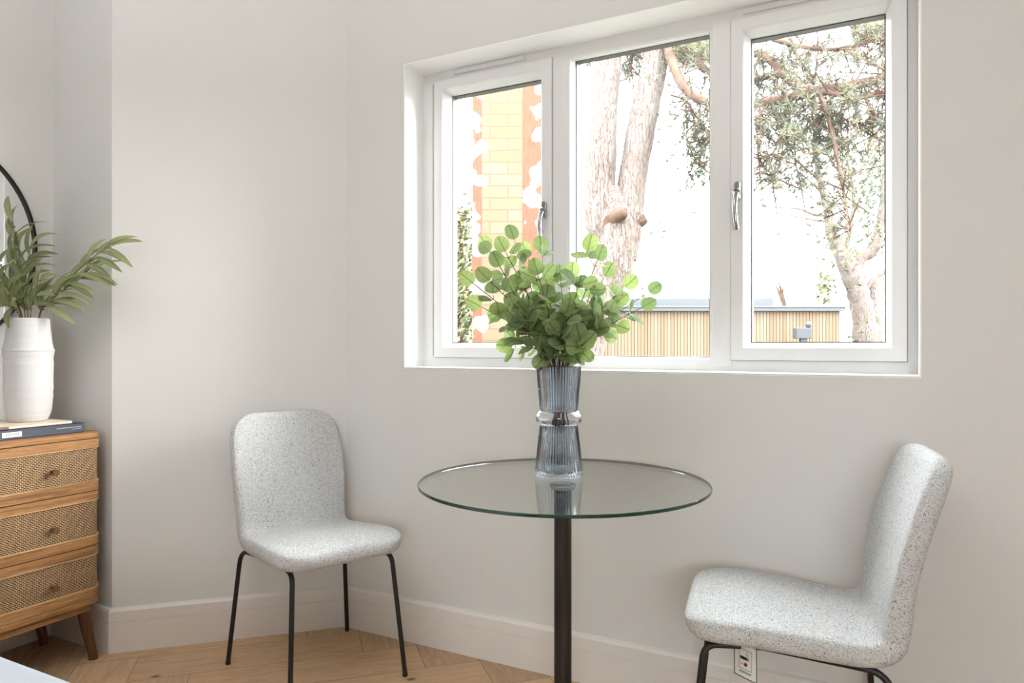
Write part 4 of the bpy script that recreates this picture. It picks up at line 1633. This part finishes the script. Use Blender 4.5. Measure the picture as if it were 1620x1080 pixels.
# twigs, radiating off the big limbs
twig_ends = []
for b in BRN:
    q = catmull([(*at(u, v, D), r) for u, v, D, r in b], 4)
    for p in q[2:]:
        for _ in range(4):
            if rng.random() < 0.62:
                d = (RV * rng.gauss(0, 1) + FV * rng.gauss(0, 0.8) + Vector((0, 0, rng.gauss(0.0, 0.8)))).normalized()
                L = rng.uniform(0.15, 0.5)
                a = Vector(p[:3]); m_ = a + d * L * 0.5 + Vector((0, 0, rng.uniform(-.05, .05))); e_ = a + d * L + Vector((0, 0, rng.uniform(-.14, .04)))
                mb.tube([tuple(a), tuple(m_), tuple(e_)], [0.0075, 0.0055, 0.003], 4)
                twig_ends += [m_, e_]
obuild(mb, 'branches', 'branch_bark', pine)
mb = MB()
for e_ in twig_ends:
    if rng.random() < 0.9:
        tuft(mb, e_, 0.085, 22, rng, min(max(rng.gauss(0.4, 0.25), 0), 1))


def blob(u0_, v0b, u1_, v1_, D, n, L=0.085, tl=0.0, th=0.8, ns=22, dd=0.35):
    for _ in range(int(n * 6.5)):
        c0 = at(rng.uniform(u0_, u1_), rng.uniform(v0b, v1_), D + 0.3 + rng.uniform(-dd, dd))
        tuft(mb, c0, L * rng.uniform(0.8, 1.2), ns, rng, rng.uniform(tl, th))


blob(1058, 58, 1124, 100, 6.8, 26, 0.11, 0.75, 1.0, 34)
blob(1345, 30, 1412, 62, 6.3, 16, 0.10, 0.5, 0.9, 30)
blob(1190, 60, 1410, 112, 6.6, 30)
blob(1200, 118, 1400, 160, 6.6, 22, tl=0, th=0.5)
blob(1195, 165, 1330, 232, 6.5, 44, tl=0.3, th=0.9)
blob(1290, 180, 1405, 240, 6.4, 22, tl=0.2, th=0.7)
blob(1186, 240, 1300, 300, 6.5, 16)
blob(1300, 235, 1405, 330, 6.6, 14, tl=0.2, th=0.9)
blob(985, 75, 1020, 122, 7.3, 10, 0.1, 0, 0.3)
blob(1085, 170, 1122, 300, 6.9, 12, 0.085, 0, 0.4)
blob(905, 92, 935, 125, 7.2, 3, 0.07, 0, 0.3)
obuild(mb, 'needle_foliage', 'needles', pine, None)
bpy.data.objects[-1] if False else None

# ---- paler tree on the right, further off
RD = 13.5
base = at(1366, 545, RD)
rt = empty('ivy_clad_tree', (base.x, base.y, GZ))
tag(rt, 'pale bare-trunked tree with sparse yellow-green leaves beyond the garden room, right window', 'tree')
vb = 545 + (CAM_H - GZ) / RD * FPX
mb = MB()
for k, b in enumerate([
    [(1375, vb, RD, .40), (1370, 560, RD, .24), (1368, 510, RD, .22), (1358, 465, RD, .20), (1346, 430, RD, .19), (1330, 400, RD, .14), (1316, 370, RD, .10), (1308, 330, RD, .07), (1296, 280, RD, .05), (1285, 220, RD, .03)],
    [(1349, 440, RD, .12), (1362, 408, RD, .11), (1378, 398, RD, .12), (1390, 370, RD, .10), (1397, 320, RD, .07), (1402, 250, RD, .05), (1410, 190, RD, .03)],
    [(1384, vb, RD, .30), (1384, 545, RD, .15), (1382, 500, RD, .13), (1383, 462, RD, .10), (1385, 440, RD, .06)],
    [(1366, 462, RD, .06), (1380, 445, RD, .06), (1395, 432, RD, .045), (1412, 425, RD, .03), (1430, 410, RD, .02)],
    [(1308, 340, RD, .03), (1290, 340, RD, .025), (1262, 330, RD, .018), (1225, 328, RD, .010), (1192, 323, RD, .005)],
    [(1304, 350, RD, .02), (1270, 345, RD, .014), (1230, 334, RD, .008)],
    [(1335, 405, RD, .05), (1345, 360, RD, .04), (1350, 310, RD, .03), (1340, 250, RD, .02)]]):
    bark_tube(mb, b, 60 + k, 12, 5, 0.10)
obuild(mb, 'trunk_and_limbs', 'bark', rt)
mb = MB()
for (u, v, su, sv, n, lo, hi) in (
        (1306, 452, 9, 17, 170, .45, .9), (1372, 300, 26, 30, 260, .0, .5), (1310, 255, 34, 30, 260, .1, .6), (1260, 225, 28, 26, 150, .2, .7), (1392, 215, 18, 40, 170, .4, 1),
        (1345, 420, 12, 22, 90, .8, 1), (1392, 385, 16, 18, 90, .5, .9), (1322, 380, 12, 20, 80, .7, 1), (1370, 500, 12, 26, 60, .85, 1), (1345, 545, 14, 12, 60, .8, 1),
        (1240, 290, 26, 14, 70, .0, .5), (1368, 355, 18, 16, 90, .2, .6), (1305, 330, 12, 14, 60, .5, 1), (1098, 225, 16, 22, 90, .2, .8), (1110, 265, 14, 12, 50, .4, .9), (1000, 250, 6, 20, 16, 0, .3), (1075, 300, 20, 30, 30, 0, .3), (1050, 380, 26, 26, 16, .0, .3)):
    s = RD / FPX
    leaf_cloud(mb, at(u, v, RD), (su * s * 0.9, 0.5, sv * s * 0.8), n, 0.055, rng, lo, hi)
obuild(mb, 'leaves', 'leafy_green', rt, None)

# ---- leafy shrub behind the brick pier
HD = 9.0
base = at(730, 545, HD)
hs = empty('tall_leafy_shrub', (base.x, base.y, GZ))
tag(hs, 'tall pale green leafy shrub behind the brick pier, left edge of the left window', 'shrub')
mb = MB()
vb = 545 + (CAM_H - GZ) / HD * FPX
bark_tube(mb, [(730, vb, HD, .08), (728, 560, HD, .06), (732, 450, HD, .045), (728, 340, HD, .02)], 90, 10, 5)
bark_tube(mb, [(728, 560, HD, .03), (705, 480, HD, .02), (700, 400, HD, .012)], 91, 8, 5)
obuild(mb, 'stems', 'branch_bark', hs)
mb = MB()
for (u, v, su, sv, n, lo, hi) in ((728, 345, 16, 24, 420, .6, 1), (724, 400, 22, 30, 620, .5, .95), (728, 460, 24, 34, 760, .5, .95), (728, 520, 26, 34, 760, .4, .9), (700, 450, 20, 60, 500, .5, .9), (725, 600, 30, 30, 400, 0, .6)):
    s = HD / FPX
    leaf_cloud(mb, at(u, v, HD), (su * s * 0.7, 0.3, sv * s * 0.7), n, 0.045, rng, lo, hi)
obuild(mb, 'leaves', 'leafy_green', hs, None)
# small twiggy top showing over the garden room roof
tw = empty('bare_shrub', tuple(at(1232, 545, 16.5)))
tw.location.z = GZ
tag(tw, 'twiggy bare shrub top poking up behind the garden room roof', 'shrub')
mb = MB()
for k in range(7):
    bark_tube(mb, [(1246 + k, 640, 16.5, .03), (1240 + k * 0.8, 500, 16.5, .02), (1232 + k * 1.2, 465, 16.5, .016), (1224 + k * 2.2, 440 + (k % 3) * 6, 16.5, .006)], 100 + k, 6, 4, 0.1)
obuild(mb, 'stems', 'branch_bark', tw)
